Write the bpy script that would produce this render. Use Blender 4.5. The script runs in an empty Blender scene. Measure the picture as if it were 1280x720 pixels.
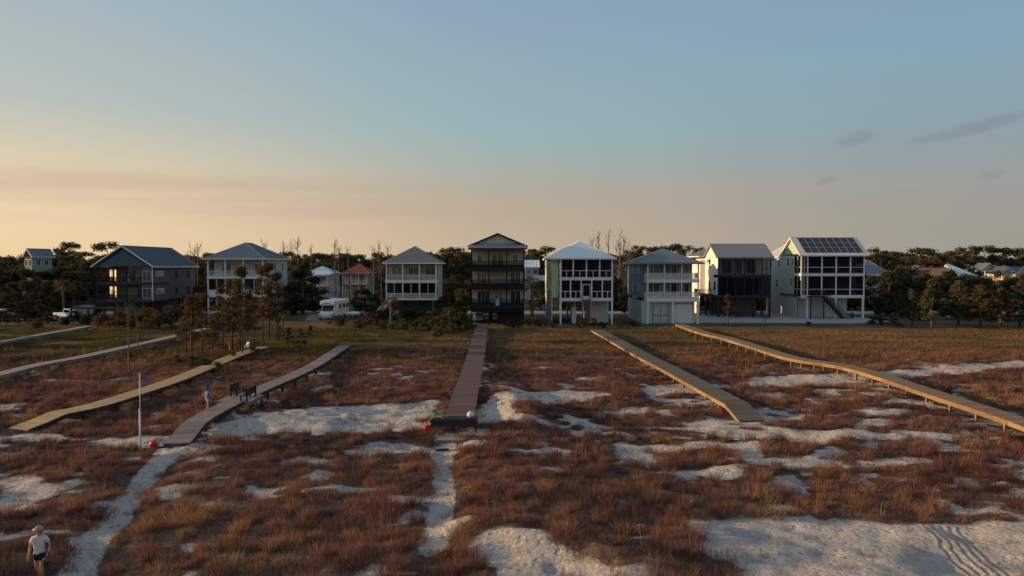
import bpy, math, random
import numpy as np
from mathutils import Vector, Matrix
random.seed(7); RNG = np.random.default_rng(11)
C = bpy.context.scene.collection
R = math.radians
CAMZ, F, PITCH = 9.5, 1280*24/36.0, math.atan(29/853.333)
SUN_EL, SUN_BACK = R(9.5), R(4.0)

# ---------- where a picture position lies on the ground (used once, to lay the place out) ----------
def G(px, py, z=0.0):
    u = (px-640)/F; v = (360-py)/F
    d = (u, math.cos(PITCH)+v*math.sin(PITCH), -math.sin(PITCH)+v*math.cos(PITCH))
    t = (z-CAMZ)/d[2]
    return Vector((d[0]*t, d[1]*t, z))
def X(px, Y): return (px-640)/F*Y
def Z(py, Y): return CAMZ-(py-331)*Y/F

# ---------- noise ----------
_T = np.random.default_rng(3).random((512, 512))
def vnoise(x, y):
    xi = np.floor(x).astype(np.int64); yi = np.floor(y).astype(np.int64)
    fx = x-xi; fy = y-yi
    fx = fx*fx*(3-2*fx); fy = fy*fy*(3-2*fy)
    a = _T[xi % 512, yi % 512]; b = _T[(xi+1) % 512, yi % 512]
    c = _T[xi % 512, (yi+1) % 512]; d = _T[(xi+1) % 512, (yi+1) % 512]
    return (a*(1-fx)+b*fx)*(1-fy)+(c*(1-fx)+d*fx)*fy
def fbm(x, y, o=4):
    s = 0; a = .5; t = 0
    for k in range(o):
        s = s+a*vnoise(x*2**k+17.3*k, y*2**k+9.1*k); t += a; a *= .5
    return s/t*2-1
def sstep(a, b, x):
    t = np.clip((x-a)/(b-a), 0, 1); return t*t*(3-2*t)
def poly_sd(x, y, P):
    """signed distance, negative inside"""
    n = len(P); d = np.full(x.shape, 1e9); ins = np.zeros(x.shape, bool)
    for i in range(n):
        ax, ay = P[i]; bx, by = P[(i+1) % n]
        ex, ey = bx-ax, by-ay
        L = ex*ex+ey*ey+1e-9
        t = np.clip(((x-ax)*ex+(y-ay)*ey)/L, 0, 1)
        d = np.minimum(d, np.hypot(x-ax-t*ex, y-ay-t*ey))
        cond = ((ay > y) != (by > y))
        xc = ax+(y-ay)/(ey if abs(ey) > 1e-9 else 1e-9)*ex
        ins ^= cond & (x < xc)
    return np.where(ins, -d, d)
def line_d(x, y, P):
    d = np.full(x.shape, 1e9)
    for (ax, ay), (bx, by) in zip(P[:-1], P[1:]):
        ex, ey = bx-ax, by-ay
        t = np.clip(((x-ax)*ex+(y-ay)*ey)/(ex*ex+ey*ey+1e-9), 0, 1)
        d = np.minimum(d, np.hypot(x-ax-t*ex, y-ay-t*ey))
    return d

# ---------- mesh helpers ----------
def tag(o, label=None, cat=None, group=None, kind=None):
    if label: o['label'] = label
    if cat: o['category'] = cat
    if group: o['group'] = group
    if kind: o['kind'] = kind
    return o
def link(name, me, mat, parent=None):
    o = bpy.data.objects.new(name, me); C.objects.link(o)
    if mat is not None:
        if not me.materials: me.materials.append(mat)
    if parent is not None: o.parent = parent
    return o
def empty(name, loc, rz, label, cat, group=None):
    o = bpy.data.objects.new(name, None); C.objects.link(o)
    o.location = loc; o.rotation_euler = (0, 0, rz); o.empty_display_size = .3
    return tag(o, label, cat, group)
class MB:
    def __init__(s): s.v = []; s.f = []
    def add(s, vs, fs):
        b = len(s.v); s.v += [tuple(q) for q in vs]; s.f += [tuple(i+b for i in f) for f in fs]; return s
    def box(s, x0, x1, y0, y1, z0, z1):
        return s.add([(x0,y0,z0),(x1,y0,z0),(x1,y1,z0),(x0,y1,z0),(x0,y0,z1),(x1,y0,z1),(x1,y1,z1),(x0,y1,z1)],
              [(0,3,2,1),(4,5,6,7),(0,1,5,4),(1,2,6,5),(2,3,7,6),(3,0,4,7)])
    def bar(s, a, b, w, h=None, up=(0,0,1)):
        """rectangular bar from a to b"""
        a = Vector(a); b = Vector(b); h = h or w
        d = (b-a).normalized(); u = Vector(up)
        if abs(d.dot(u)) > .98: u = Vector((0,1,0))
        r = d.cross(u).normalized(); u = r.cross(d).normalized()
        vs = [p+r*i*w/2+u*j*h/2 for p in (a, b) for i, j in ((-1,-1),(1,-1),(1,1),(-1,1))]
        return s.add(vs, [(0,3,2,1),(4,5,6,7),(0,1,5,4),(1,2,6,5),(2,3,7,6),(3,0,4,7)][0:0]+[(3,2,1,0),(4,5,6,7),(0,1,5,4),(1,2,6,5),(2,3,7,6),(3,0,4,7)])
    def tube(s, pts, rad, n=6, cap=True):
        pts = [Vector(p) for p in pts]; rings = []
        for i, p in enumerate(pts):
            d = (pts[min(i+1, len(pts)-1)]-pts[max(i-1, 0)]).normalized()
            u = Vector((0,0,1)) if abs(d.z) < .9 else Vector((1,0,0))
            r = d.cross(u).normalized(); w = r.cross(d)
            q = rad[i] if hasattr(rad, '__len__') else rad
            rings.append([p+(r*math.cos(2*math.pi*k/n)+w*math.sin(2*math.pi*k/n))*q for k in range(n)])
        vs = [v for rg in rings for v in rg]; fs = []
        for i in range(len(pts)-1):
            for k in range(n):
                fs.append((i*n+k, i*n+(k+1) % n, (i+1)*n+(k+1) % n, (i+1)*n+k))
        if cap: fs += [tuple(range(n))[::-1], tuple(range((len(pts)-1)*n, len(pts)*n))]
        return s.add(vs, fs)
    def prism(s, prof, y0, y1):
        """profile in x,z extruded along y"""
        n = len(prof)
        vs = [(x, y0, z) for x, z in prof]+[(x, y1, z) for x, z in prof]
        return s.add(vs, [tuple(range(n)), tuple(range(n, 2*n))[::-1]]+[(i, i+n, (i+1) % n+n, (i+1) % n) for i in range(n)])
    def ell(s, c, r, n=10, m=6):
        vs = [(c[0], c[1], c[2]-r[2])]
        for j in range(1, m):
            t = math.pi*j/m
            for k in range(n):
                a = 2*math.pi*k/n
                vs.append((c[0]+r[0]*math.sin(t)*math.cos(a), c[1]+r[1]*math.sin(t)*math.sin(a), c[2]-r[2]*math.cos(t)))
        vs.append((c[0], c[1], c[2]+r[2])); fs = []
        for k in range(n): fs.append((0, 1+(k+1) % n, 1+k))
        for j in range(m-2):
            for k in range(n):
                a = 1+j*n+k; b = 1+j*n+(k+1) % n
                fs.append((a, b, b+n, a+n))
        e = len(vs)-1
        for k in range(n): fs.append((e, 1+(m-2)*n+k, 1+(m-2)*n+(k+1) % n))
        return s.add(vs, fs)
    def mesh(s, name, smooth=False):
        me = bpy.data.meshes.new(name); me.from_pydata(s.v, [], s.f)
        if smooth: me.polygons.foreach_set('use_smooth', [True]*len(me.polygons))
        me.update(); return me
    def build(s, name, mat, parent=None, smooth=False, bevel=0):
        o = link(name, s.mesh(name, smooth), mat, parent)
        if bevel:
            m = o.modifiers.new('bevel', 'BEVEL'); m.width = bevel; m.segments = 2; m.limit_method = 'ANGLE'
        return o
def np_mesh(name, V, corners, tint=None):
    """V (n,3); corners: list of (m,k) index arrays"""
    me = bpy.data.meshes.new(name)
    me.vertices.add(len(V)); me.vertices.foreach_set('co', V.astype(np.float32).ravel())
    idx = np.concatenate([c.ravel() for c in corners]).astype(np.int32)
    tot = np.concatenate([np.full(len(c), c.shape[1]) for c in corners])
    st = np.concatenate([[0], np.cumsum(tot)[:-1]]).astype(np.int32)
    me.loops.add(len(idx)); me.loops.foreach_set('vertex_index', idx)
    me.polygons.add(len(tot)); me.polygons.foreach_set('loop_start', st)
    me.update(calc_edges=True)
    if tint is not None:
        for k, arr in tint.items():
            a = me.attributes.new(k, 'FLOAT', 'POINT'); a.data.foreach_set('value', arr.astype(np.float32))
    return me

# ---------- materials ----------
def newmat(name):
    m = bpy.data.materials.new(name); m.use_nodes = True
    nt = m.node_tree; b = nt.nodes['Principled BSDF']; return m, nt, b
def nd(nt, t, **k):
    n = nt.nodes.new(t)
    for a, v in k.items():
        if a.startswith('i_'):
            key = a[2:]; n.inputs[int(key) if key.isdigit() else key].default_value = v
        else: setattr(n, a, v)
    return n
def ramp(nt, fac, stops, interp='LINEAR'):
    n = nd(nt, 'ShaderNodeValToRGB'); cr = n.color_ramp; cr.interpolation = interp
    while len(cr.elements) < len(stops): cr.elements.new(.5)
    for e, (p, c) in zip(cr.elements, stops): e.position = p; e.color = (*c, 1)
    nt.links.new(fac, n.inputs['Fac']); return n.outputs['Color']
def mixc(nt, fac, a, b, mode='MIX'):
    n = nd(nt, 'ShaderNodeMix', data_type='RGBA', blend_type=mode)
    for i, q in ((0, fac), (6, a), (7, b)):
        if hasattr(q, 'links') or isinstance(q, bpy.types.NodeSocket): nt.links.new(q, n.inputs[i])
        else: n.inputs[i].default_value = q if i == 0 else (*q, 1) if len(q) == 3 else q
    return n.outputs[2]
def math_(nt, op, a, b=0.0, c=0.0):
    n = nd(nt, 'ShaderNodeMath', operation=op)
    for i, q in enumerate((a, b, c)):
        if isinstance(q, bpy.types.NodeSocket): nt.links.new(q, n.inputs[i])
        else: n.inputs[i].default_value = q
    return n.outputs[0]
def weathered(name, col, rough=.75, var=.18, scale=1.5, lap=0, spec=.3, metal=0, stretch=(1,1,1), vlap=0, island=0):
    """painted / wooden surface: base colour broken up by noise, optional lapped boards in the relief"""
    m, nt, b = newmat(name)
    tc = nd(nt, 'ShaderNodeTexCoord'); mp = nd(nt, 'ShaderNodeMapping'); mp.inputs['Scale'].default_value = stretch
    nt.links.new(tc.outputs['Object'], mp.inputs['Vector'])
    n1 = nd(nt, 'ShaderNodeTexNoise', i_Scale=scale, i_Detail=6, i_Roughness=.65); nt.links.new(mp.outputs[0], n1.inputs['Vector'])
    f = math_(nt, 'MULTIPLY_ADD', n1.outputs['Fac'], var*2.4, 1-var*1.2)
    if island:
        g = nd(nt, 'ShaderNodeNewGeometry')
        f = math_(nt, 'MULTIPLY', f, math_(nt, 'MULTIPLY_ADD', g.outputs['Random Per Island'], island, 1-island/2))
    if lap or vlap:
        sp = nd(nt, 'ShaderNodeSeparateXYZ'); nt.links.new(tc.outputs['Object'], sp.inputs[0])
        src = sp.outputs['Z'] if lap else math_(nt, 'ADD', sp.outputs['X'], sp.outputs['Y'])
        k = lap or vlap
        fr = math_(nt, 'FRACT', math_(nt, 'DIVIDE', src, k))
        bp = nd(nt, 'ShaderNodeBump', i_Strength=.55, i_Distance=.03); nt.links.new(fr, bp.inputs['Height'])
        nt.links.new(bp.outputs[0], b.inputs['Normal'])
    c = mixc(nt, 1.0, (*col,), f, 'MULTIPLY')
    nt.links.new(c, b.inputs['Base Color'])
    b.inputs['Roughness'].default_value = rough; b.inputs['Metallic'].default_value = metal
    b.inputs['Specular IOR Level'].default_value = spec
    return m
def glassy(name, col=(.02,.025,.03), rough=.08):
    m, nt, b = newmat(name); b.inputs['Base Color'].default_value = (*col, 1)
    tc = nd(nt, 'ShaderNodeTexCoord'); n = nd(nt, 'ShaderNodeTexNoise', i_Scale=.8); nt.links.new(tc.outputs['Object'], n.inputs['Vector'])
    bp = nd(nt, 'ShaderNodeBump', i_Strength=.03, i_Distance=.05); nt.links.new(n.outputs['Fac'], bp.inputs['Height']); nt.links.new(bp.outputs[0], b.inputs['Normal'])
    b.inputs['Roughness'].default_value = rough; b.inputs['Specular IOR Level'].default_value = .6; return m
def screen_mat(name, col, clear):
    m, nt, b = newmat(name); b.inputs['Base Color'].default_value = (*col, 1); b.inputs['Roughness'].default_value = .8
    b.inputs['Specular IOR Level'].default_value = .1
    tr = nd(nt, 'ShaderNodeBsdfTransparent'); mx = nd(nt, 'ShaderNodeMixShader', i_0=clear)
    nt.links.new(b.outputs[0], mx.inputs[1]); nt.links.new(tr.outputs[0], mx.inputs[2])
    nt.links.new(mx.outputs[0], nt.nodes['Material Output'].inputs[0]); return m
def leafy(name, stops, scale=.25, trans=.3):
    """foliage: colour per blade (attribute tint) plus slow variation over the ground"""
    m, nt, b = newmat(name)
    at = nd(nt, 'ShaderNodeAttribute', attribute_name='tint')
    g = nd(nt, 'ShaderNodeNewGeometry')
    n1 = nd(nt, 'ShaderNodeTexNoise', i_Scale=scale, i_Detail=3); nt.links.new(g.outputs['Position'], n1.inputs['Vector'])
    oi = nd(nt, 'ShaderNodeObjectInfo')
    f = math_(nt, 'ADD', math_(nt, 'MULTIPLY', at.outputs['Fac'], .7), math_(nt, 'MULTIPLY_ADD', n1.outputs['Fac'], .9, -.3))
    f = math_(nt, 'ADD', f, math_(nt, 'MULTIPLY_ADD', oi.outputs['Random'], .2, -.1))
    c = ramp(nt, f, stops)
    df = nd(nt, 'ShaderNodeBsdfDiffuse'); tl = nd(nt, 'ShaderNodeBsdfTranslucent'); mx = nd(nt, 'ShaderNodeMixShader', i_0=trans)
    nt.links.new(c, df.inputs[0]); nt.links.new(c, tl.inputs[0])
    nt.links.new(df.outputs[0], mx.inputs[1]); nt.links.new(tl.outputs[0], mx.inputs[2])
    nt.links.new(mx.outputs[0], nt.nodes['Material Output'].inputs[0]); nt.nodes.remove(b); return m
M = dict(
  white=weathered('white paint', (.66,.66,.65), .6, .08), trim=weathered('pale trim', (.66,.68,.68), .6, .08),
  white_side=weathered('white siding', (.8,.78,.74), .6, .06, lap=.2),
  navy_side=weathered('slate blue siding', (.075,.12,.175), .7, .12, lap=.2),
  slate_side=weathered('slate grey siding', (.095,.11,.135), .7, .12, lap=.2), black_wood=weathered('black stained wood', (.014,.013,.016), .8, .3, stretch=(3,3,.5)),
  cream_side=weathered('pale siding', (.5,.5,.47), .7, .1, lap=.2),
  sage_side=weathered('sage siding', (.27,.32,.28), .7, .1, lap=.2),
  tan_side=weathered('weathered tan siding', (.42,.37,.31), .75, .15, lap=.2),
  mint_side=weathered('pale green siding', (.4,.5,.4), .7, .08, lap=.2),
  blue_side=weathered('blue siding', (.13,.22,.3), .7, .1, lap=.2),
  grey_side=weathered('light grey siding', (.44,.47,.48), .7, .1, lap=.2),
  aqua_side=weathered('pale aqua siding', (.42,.52,.53), .7, .08, lap=.2),
  yellow_side=weathered('warm cream siding', (.62,.5,.3), .7, .1, lap=.2),
  brick_side=weathered('brown siding', (.2,.12,.1), .8, .2, lap=.25),
  dark_wood=weathered('dark stained wood', (.03,.028,.034), .8, .3, stretch=(3,3,.5)),
  grey_wood=weathered('weathered grey wood', (.2,.17,.165), .85, .25, 3, island=.5),
  new_wood=weathered('yellow new wood', (.36,.27,.15), .8, .2, 3, island=.3),
  brown_wood=weathered('brown stained wood', (.115,.072,.068), .8, .2, 3, island=.35),
  olive_wood=weathered('greenish weathered wood', (.13,.11,.08), .85, .22, 3, island=.4),
  honey_wood=weathered('honey coloured wood', (.235,.155,.088), .8, .25, 3, island=.6),
  pale_wood=weathered('pale silvery wood', (.26,.235,.22), .85, .2, 3, island=.3),
  slate_metal=weathered('slate metal roof', (.075,.095,.135), .45, .12, spec=.5),
  blue_metal=weathered('blue grey metal roof', (.13,.17,.22), .45, .12, spec=.5),
  grey_metal=weathered('grey shingle roof', (.2,.2,.21), .6, .15, spec=.4),
  light_metal=weathered('pale metal roof', (.68,.8,.83), .4, .07, spec=.5),
  tin=weathered('ribbed grey metal roof', (.25,.26,.28), .4, .1, spec=.5),
  white_metal=weathered('white metal roof', (.66,.67,.66), .4, .06, spec=.5),
  red_metal=weathered('red roof', (.3,.06,.05), .6, .15), rust_roof=weathered('brown roof', (.1,.07,.065), .8, .2),
  glass=glassy('window glass'), glass_curtain=glassy('curtained window glass', (.16,.15,.14), .25), glass_mid=glassy('dim window glass', (.06,.065,.07), .12), panel=glassy('solar cells', (.006,.008,.022), .32),
  alu=weathered('aluminium edge', (.35,.36,.38), .4, .05, metal=.6),
  screen=screen_mat('insect screen', (.012,.014,.022), .42), screen_thin=screen_mat('fine insect screen', (.02,.02,.03), .72), screen_dark=screen_mat('dark insect screen', (.008,.008,.014), .3),
  inside=weathered('dark grey boards', (.1,.1,.11), .9, .2), concrete=weathered('concrete', (.36,.35,.35), .9, .15, .6),  # boards are a plain dark grey
  asphalt=weathered('driveway', (.2,.19,.19), .9, .2, .6),
  tyre=weathered('tyre rubber', (.02,.02,.02), .9, .1), chrome=weathered('wheel metal', (.4,.4,.42), .3, .05, metal=.7),
  car_white=weathered('white car paint', (.75,.75,.75), .3, .03, spec=.5), car_dark=weathered('dark car paint', (.03,.035,.05), .25, .05, spec=.6),
  car_grey=weathered('grey car paint', (.22,.23,.24), .3, .05, spec=.5), teal=weathered('pale teal paint', (.45,.6,.6), .5, .06),
  red=weathered('red plastic', (.6,.02,.03), .4, .08), green=weathered('green plastic', (.01,.14,.07), .5, .1),
  orange=weathered('orange plastic', (.75,.25,.06), .5, .08), skin=weathered('skin', (.5,.25,.17), .6, .08, 12),
  hair=weathered('dark hair', (.03,.02,.015), .7, .2, 40), cap=weathered('khaki cloth', (.3,.26,.2), .9, .12, 20),
  shirt=weathered('off white cotton', (.62,.58,.58), .9, .08, 12), blue_shirt=weathered('bright blue swimwear', (.05,.22,.62), .8, .1, 12),
  aqua_cloth=weathered('aqua cloth', (.15,.42,.45), .85, .1, 12), shorts=weathered('black cloth', (.015,.015,.02), .9, .1, 12),
  purple=weathered('purple flag cloth', (.16,.09,.34), .8, .15, 6), pole=weathered('white flagpole', (.66,.64,.6), .5, .08),
  bark=weathered('grey brown bark', (.1,.07,.06), .95, .3, 6, stretch=(2,2,.5)), dead=weathered('bleached dead wood', (.13,.1,.09), .95, .3, 6),
  palm_bark=weathered('palm bark', (.14,.11,.08), .95, .3, 6),
  pine_leaf=leafy('pine needles', [(0,(.045,.048,.03)),(.45,(.078,.075,.044)),(1,(.14,.12,.065))]),
  oak_leaf=leafy('oak leaves', [(0,(.034,.037,.026)),(.5,(.06,.06,.036)),(1,(.11,.095,.055))]),
  rust_leaf=leafy('reddish foliage', [(0,(.035,.034,.02)),(.4,(.1,.07,.034)),(1,(.18,.095,.045))]),
  palm_leaf=leafy('palm fronds', [(0,(.05,.05,.02)),(.5,(.11,.1,.035)),(1,(.2,.16,.06))]),
  scrub_leaf=leafy('olive scrub', [(0,(.035,.04,.02)),(.5,(.085,.088,.034)),(1,(.17,.145,.055))]),
)

_m, _nt, _b = newmat('sky glow pane'); _b.inputs['Base Color'].default_value = (.6,.45,.25,1)
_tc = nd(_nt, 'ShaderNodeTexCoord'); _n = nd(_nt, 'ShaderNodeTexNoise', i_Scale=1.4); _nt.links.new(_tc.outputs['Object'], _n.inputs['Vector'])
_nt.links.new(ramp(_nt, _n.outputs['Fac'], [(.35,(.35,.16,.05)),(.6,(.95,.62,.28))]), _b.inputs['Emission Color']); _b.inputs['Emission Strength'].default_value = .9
M['lit'] = _m  # glow put into the pane for bright sky seen through the house
# ---------- sand and vegetation layout ----------
def gp(pts, z=0): return [tuple(G(a, b, z)[:2]) for a, b in pts]
SAND = [gp(p) for p in [
 [(-60,540),(60,537),(140,543),(212,546),(205,560),(120,556),(60,553),(-60,560)],
 [(196,560),(236,556),(262,553),(250,562),(222,572),(200,580)],
 [(236,556),(262,534),(300,524),(370,510),(440,503),(500,502),(556,496),(552,520),(480,536),(430,538),(380,545),(300,552)],
 [(588,530),(592,506),(625,492),(680,488),(750,491),(770,496),(725,503),(680,508),(652,514),(648,534)],
 [(790,484),(840,478),(900,478),(930,486),(870,495),(810,494)],
 [(905,478),(950,467),(1050,465),(1120,462),(1210,455),(1300,448),(1300,458),(1220,468),(1110,474),(1000,484),(940,487)],
 [(880,531),(960,531),(1060,536),(1160,541),(1235,549),(1228,553),(1110,548),(1010,553),(930,548),(895,541)],
 [(540,540),(572,540),(564,560),(546,560)],
 [(566,668),(640,676),(700,692),(770,702),(840,724),(830,770),(600,770),(620,715),(575,690)],
 [(862,652),(930,636),(1040,634),(1120,646),(1180,622),(1210,640),(1300,660),(1330,770),(940,770),(930,712),(880,690)],
 [(-40,602),(40,600),(80,612),(30,620),(-40,622)],
 [(120,612),(165,604),(160,625),(110,634)],
]]
SEMI = [gp(p) for p in [
 [(-60,592),(120,586),(90,630),(-60,640)],
 [(240,556),(330,545),(420,560),(430,585),(330,580),(230,590)],
 [(640,490),(900,480),(940,560),(830,560),(650,540)],
 [(850,500),(1280,470),(1300,600),(1100,620),(860,600)],
 [(230,604),(300,600),(310,625),(240,630)],
 [(440,545),(560,545),(540,580),(440,570)],
 [(800,560),(1000,570),(980,600),(800,600)],
 [(640,575),(760,575),(740,625),(640,620)],
]]
TRACKA, TRACKB = G(1178,652), G(1262,725)
PATH1 = gp([(216,556),(200,575),(172,603),(142,640),(112,682),(88,724),(60,780)]); PATH2 = gp([(556,545),(553,575),(556,612),(550,650),(540,684)])
def veg(x, y):
    """0 = bare sand, 1 = fully grown"""
    n = fbm(x/3.2, y/3.2, 4); n2 = fbm(x/1.1+40, y/1.1, 3)
    d = np.full(x.shape, 50.0)
    for P in SAND: d = np.minimum(d, poly_sd(x, y, P))
    s = sstep(-.8, .25, d+n*1.0+n2*.75)
    e = np.full(x.shape, 50.0)
    for P in SEMI: e = np.minimum(e, poly_sd(x, y, P))
    semi = 1-sstep(-1.5, 1.5, e)
    hole = sstep(-.16, .06, fbm(x/2.0+9, y/1.5+4, 4)+.06)
    s = s*(1-semi*(1-hole)*.78)
    gen = sstep(-.42, -.26, fbm(x/2.1+70, y/1.6+30, 3))
    near = 1-sstep(62, 75, y)
    s = s*(1-near*(1-gen)*.7)
    pd = np.minimum(line_d(x, y, PATH1), line_d(x, y, PATH2))
    return s*sstep(.34, .68, pd+n2*.14)
def terrain(x, y):
    x = np.asarray(x, float); y = np.asarray(y, float)
    a = 1-.93*sstep(66, 92, y); a = a*(1-sstep(60, 160, np.abs(x))*.5)
    a = np.where(y < 5, a*sstep(-60, 5, y), a)
    z = .42*fbm(x/8+5, y/7+2, 3)+.06*fbm(x/1.1+3, y/1.1, 2)+.13*fbm(x/2.1, y/2.0+7, 3)+.07*fbm(x/.7, y/.7, 2)
    P = [G(575,664), G(640,676), G(720,694), G(800,716)]
    z = z+.5*np.exp(-(line_d(x, y, [tuple(p[:2]) for p in P])/1.1)**2)
    P = [G(625,492), G(646,510), G(655,532)]
    z = z+.5*np.exp(-(line_d(x, y, [tuple(p[:2]) for p in P])/1.2)**2)
    P = [G(110,760), G(112,700), G(150,640), G(172,605), G(225,572)]
    z = z-.22*np.exp(-(line_d(x, y, [tuple(p[:2]) for p in P])/.9)**2)
    P = [G(545,690), G(556,640), G(556,545)]
    z = z-.22*np.exp(-(line_d(x, y, [tuple(p[:2]) for p in P])/.9)**2)
    return z*a-.03
def T(x, y): return float(terrain(np.array([x]), np.array([y]))[0])

def axis(segs):
    out = []
    for a, b, st in segs:
        out += list(np.arange(a, b, st))
    return out+[segs[-1][1]]
def grow(a, b, n): return list(a+(b-a)*(np.linspace(0, 1, n)**2.2))
def make_ground():
    xs = np.array([-v for v in grow(75, 3500, 26)[::-1][:-1]]+axis([(-75, 75, .2)])+grow(75, 3500, 26)[1:])
    ys = np.array([-v for v in grow(-16, 1500, 20)[::-1][:-1]]+axis([(16, 62, .17), (62, 112, .4), (112, 180, 2)])+grow(180, 5000, 30)[1:])
    gx, gy = np.meshgrid(xs, ys); x = gx.ravel(); y = gy.ravel()
    z = terrain(x, y); v = veg(x, y)
    nx, ny = len(xs), len(ys)
    i = np.arange((nx-1)*(ny-1)); r = i//(nx-1); c = i % (nx-1); a = r*nx+c
    q = np.stack([a, a+1, a+nx+1, a+nx], 1)
    me = np_mesh('ground', np.stack([x, y, z], 1), [q], {'veg': v})
    me.polygons.foreach_set('use_smooth', np.ones(len(q), bool))
    m, nt, b = newmat('dune sand and litter')
    at = nd(nt, 'ShaderNodeAttribute', attribute_name='veg'); g = nd(nt, 'ShaderNodeNewGeometry'); P = g.outputs['Position']
    def noise(s, d=5, r=.6):
        n = nd(nt, 'ShaderNodeTexNoise', i_Scale=s, i_Detail=d, i_Roughness=r); nt.links.new(P, n.inputs['Vector']); return n.outputs['Fac']
    sand = ramp(nt, noise(.5), [(.3,(.40,.38,.355)),(.7,(.56,.53,.49))])
    deb = ramp(nt, noise(3.2, 8, .75), [(.53,(0,0,0)),(.63,(1,1,1))])
    sand = mixc(nt, math_(nt, 'MULTIPLY', deb, .5), sand, (.15,.11,.09))
    ms = nd(nt, 'ShaderNodeMapping'); ms.inputs['Scale'].default_value = (1.0, 2.2, 1); nt.links.new(P, ms.inputs[0])
    ns = nd(nt, 'ShaderNodeTexNoise', i_Scale=5.5, i_Detail=6, i_Roughness=.8, i_Distortion=.6); nt.links.new(ms.outputs[0], ns.inputs['Vector'])
    near_v = math_(nt, 'MULTIPLY_ADD', at.outputs['Fac'], 1.2, .75)
    tw = ramp(nt, ns.outputs['Fac'], [(.55,(0,0,0)),(.6,(1,1,1))])
    sand = mixc(nt, math_(nt, 'MULTIPLY', math_(nt, 'MINIMUM', near_v, 1.0), math_(nt, 'MULTIPLY', tw, .75)), sand, (.1,.07,.06))
    sp = nd(nt, 'ShaderNodeSeparateXYZ'); nt.links.new(P, sp.inputs[0])
    lit = ramp(nt, noise(1.3, 6, .7), [(.3,(.075,.05,.042)),(.5,(.13,.088,.068)),(.68,(.23,.18,.145))])
    meadow = ramp(nt, noise(.12, 6, .65), [(.35,(.06,.055,.03)),(.55,(.115,.085,.046)),(.7,(.17,.1,.06))])
    ff = nd(nt, 'ShaderNodeMapRange', i_1=58.0, i_2=76.0); nt.links.new(sp.outputs['Y'], ff.inputs[0])
    lit = mixc(nt, ff.outputs[0], lit, meadow)
    fac = math_(nt, 'ADD', at.outputs['Fac'], math_(nt, 'MULTIPLY_ADD', noise(2.5, 6, .7), .6, -.3))
    col = mixc(nt, ramp(nt, fac, [(.3,(0,0,0)),(.62,(1,1,1))]), sand, lit)
    nt.links.new(col, b.inputs['Base Color']); b.inputs['Roughness'].default_value = .95; b.inputs['Specular IOR Level'].default_value = .1
    vo = nd(nt, 'ShaderNodeTexVoronoi', i_Scale=3.0, feature='F1'); nt.links.new(P, vo.inputs['Vector'])
    # wheel tracks pressed into the bare sand at the right
    dx, dy = TRACKB.x-TRACKA.x, TRACKB.y-TRACKA.y; L = math.hypot(dx, dy); ux, uy = dx/L, dy/L
    px_ = math_(nt, 'SUBTRACT', sp.outputs['X'], TRACKA.x); py_ = math_(nt, 'SUBTRACT', sp.outputs['Y'], TRACKA.y)
    al = math_(nt, 'ADD', math_(nt, 'MULTIPLY', px_, ux), math_(nt, 'MULTIPLY', py_, uy))
    ac = math_(nt, 'ADD', math_(nt, 'MULTIPLY', px_, -uy), math_(nt, 'MULTIPLY', py_, ux))
    ac = math_(nt, 'ADD', ac, math_(nt, 'MULTIPLY', math_(nt, 'SINE', math_(nt, 'MULTIPLY', al, .7)), .12))
    wv = math_(nt, 'SINE', math_(nt, 'MULTIPLY', math_(nt, 'ADD', ac, math_(nt, 'MULTIPLY', noise(1.5, 4), .35)), 22.0))
    mk = math_(nt, 'MULTIPLY', math_(nt, 'LESS_THAN', math_(nt, 'ABSOLUTE', ac), .75), math_(nt, 'GREATER_THAN', al, -.3))
    mk = math_(nt, 'MULTIPLY', mk, math_(nt, 'MULTIPLY', noise(.9, 3), .13))
    pit = nd(nt, 'ShaderNodeMapRange', interpolation_type='SMOOTHSTEP', i_1=.1, i_2=.42); nt.links.new(vo.outputs['Distance'], pit.inputs[0])
    h = math_(nt, 'ADD', math_(nt, 'MULTIPLY', pit.outputs[0], .07), math_(nt, 'MULTIPLY', noise(6, 5, .7), .14))
    h = math_(nt, 'ADD', h, math_(nt, 'MULTIPLY', wv, mk))
    bp = nd(nt, 'ShaderNodeBump', i_Strength=1.0, i_Distance=.8); nt.links.new(h, bp.inputs['Height']); nt.links.new(bp.outputs[0], b.inputs['Normal'])
    o = link('ground', me, m); tag(o, kind='structure'); return o
make_ground()

def sheet(name, pts, mat, z=.02):
    mb = MB(); n = len(pts)
    mb.add([(x, y, z) for x, y in pts]+[(x, y, z-.25) for x, y in pts], [tuple(range(n))]+[(i, i+n, (i+1) % n+n, (i+1) % n) for i in range(n)])
    o = mb.build(name, mat); tag(o, kind='structure'); return o

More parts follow.
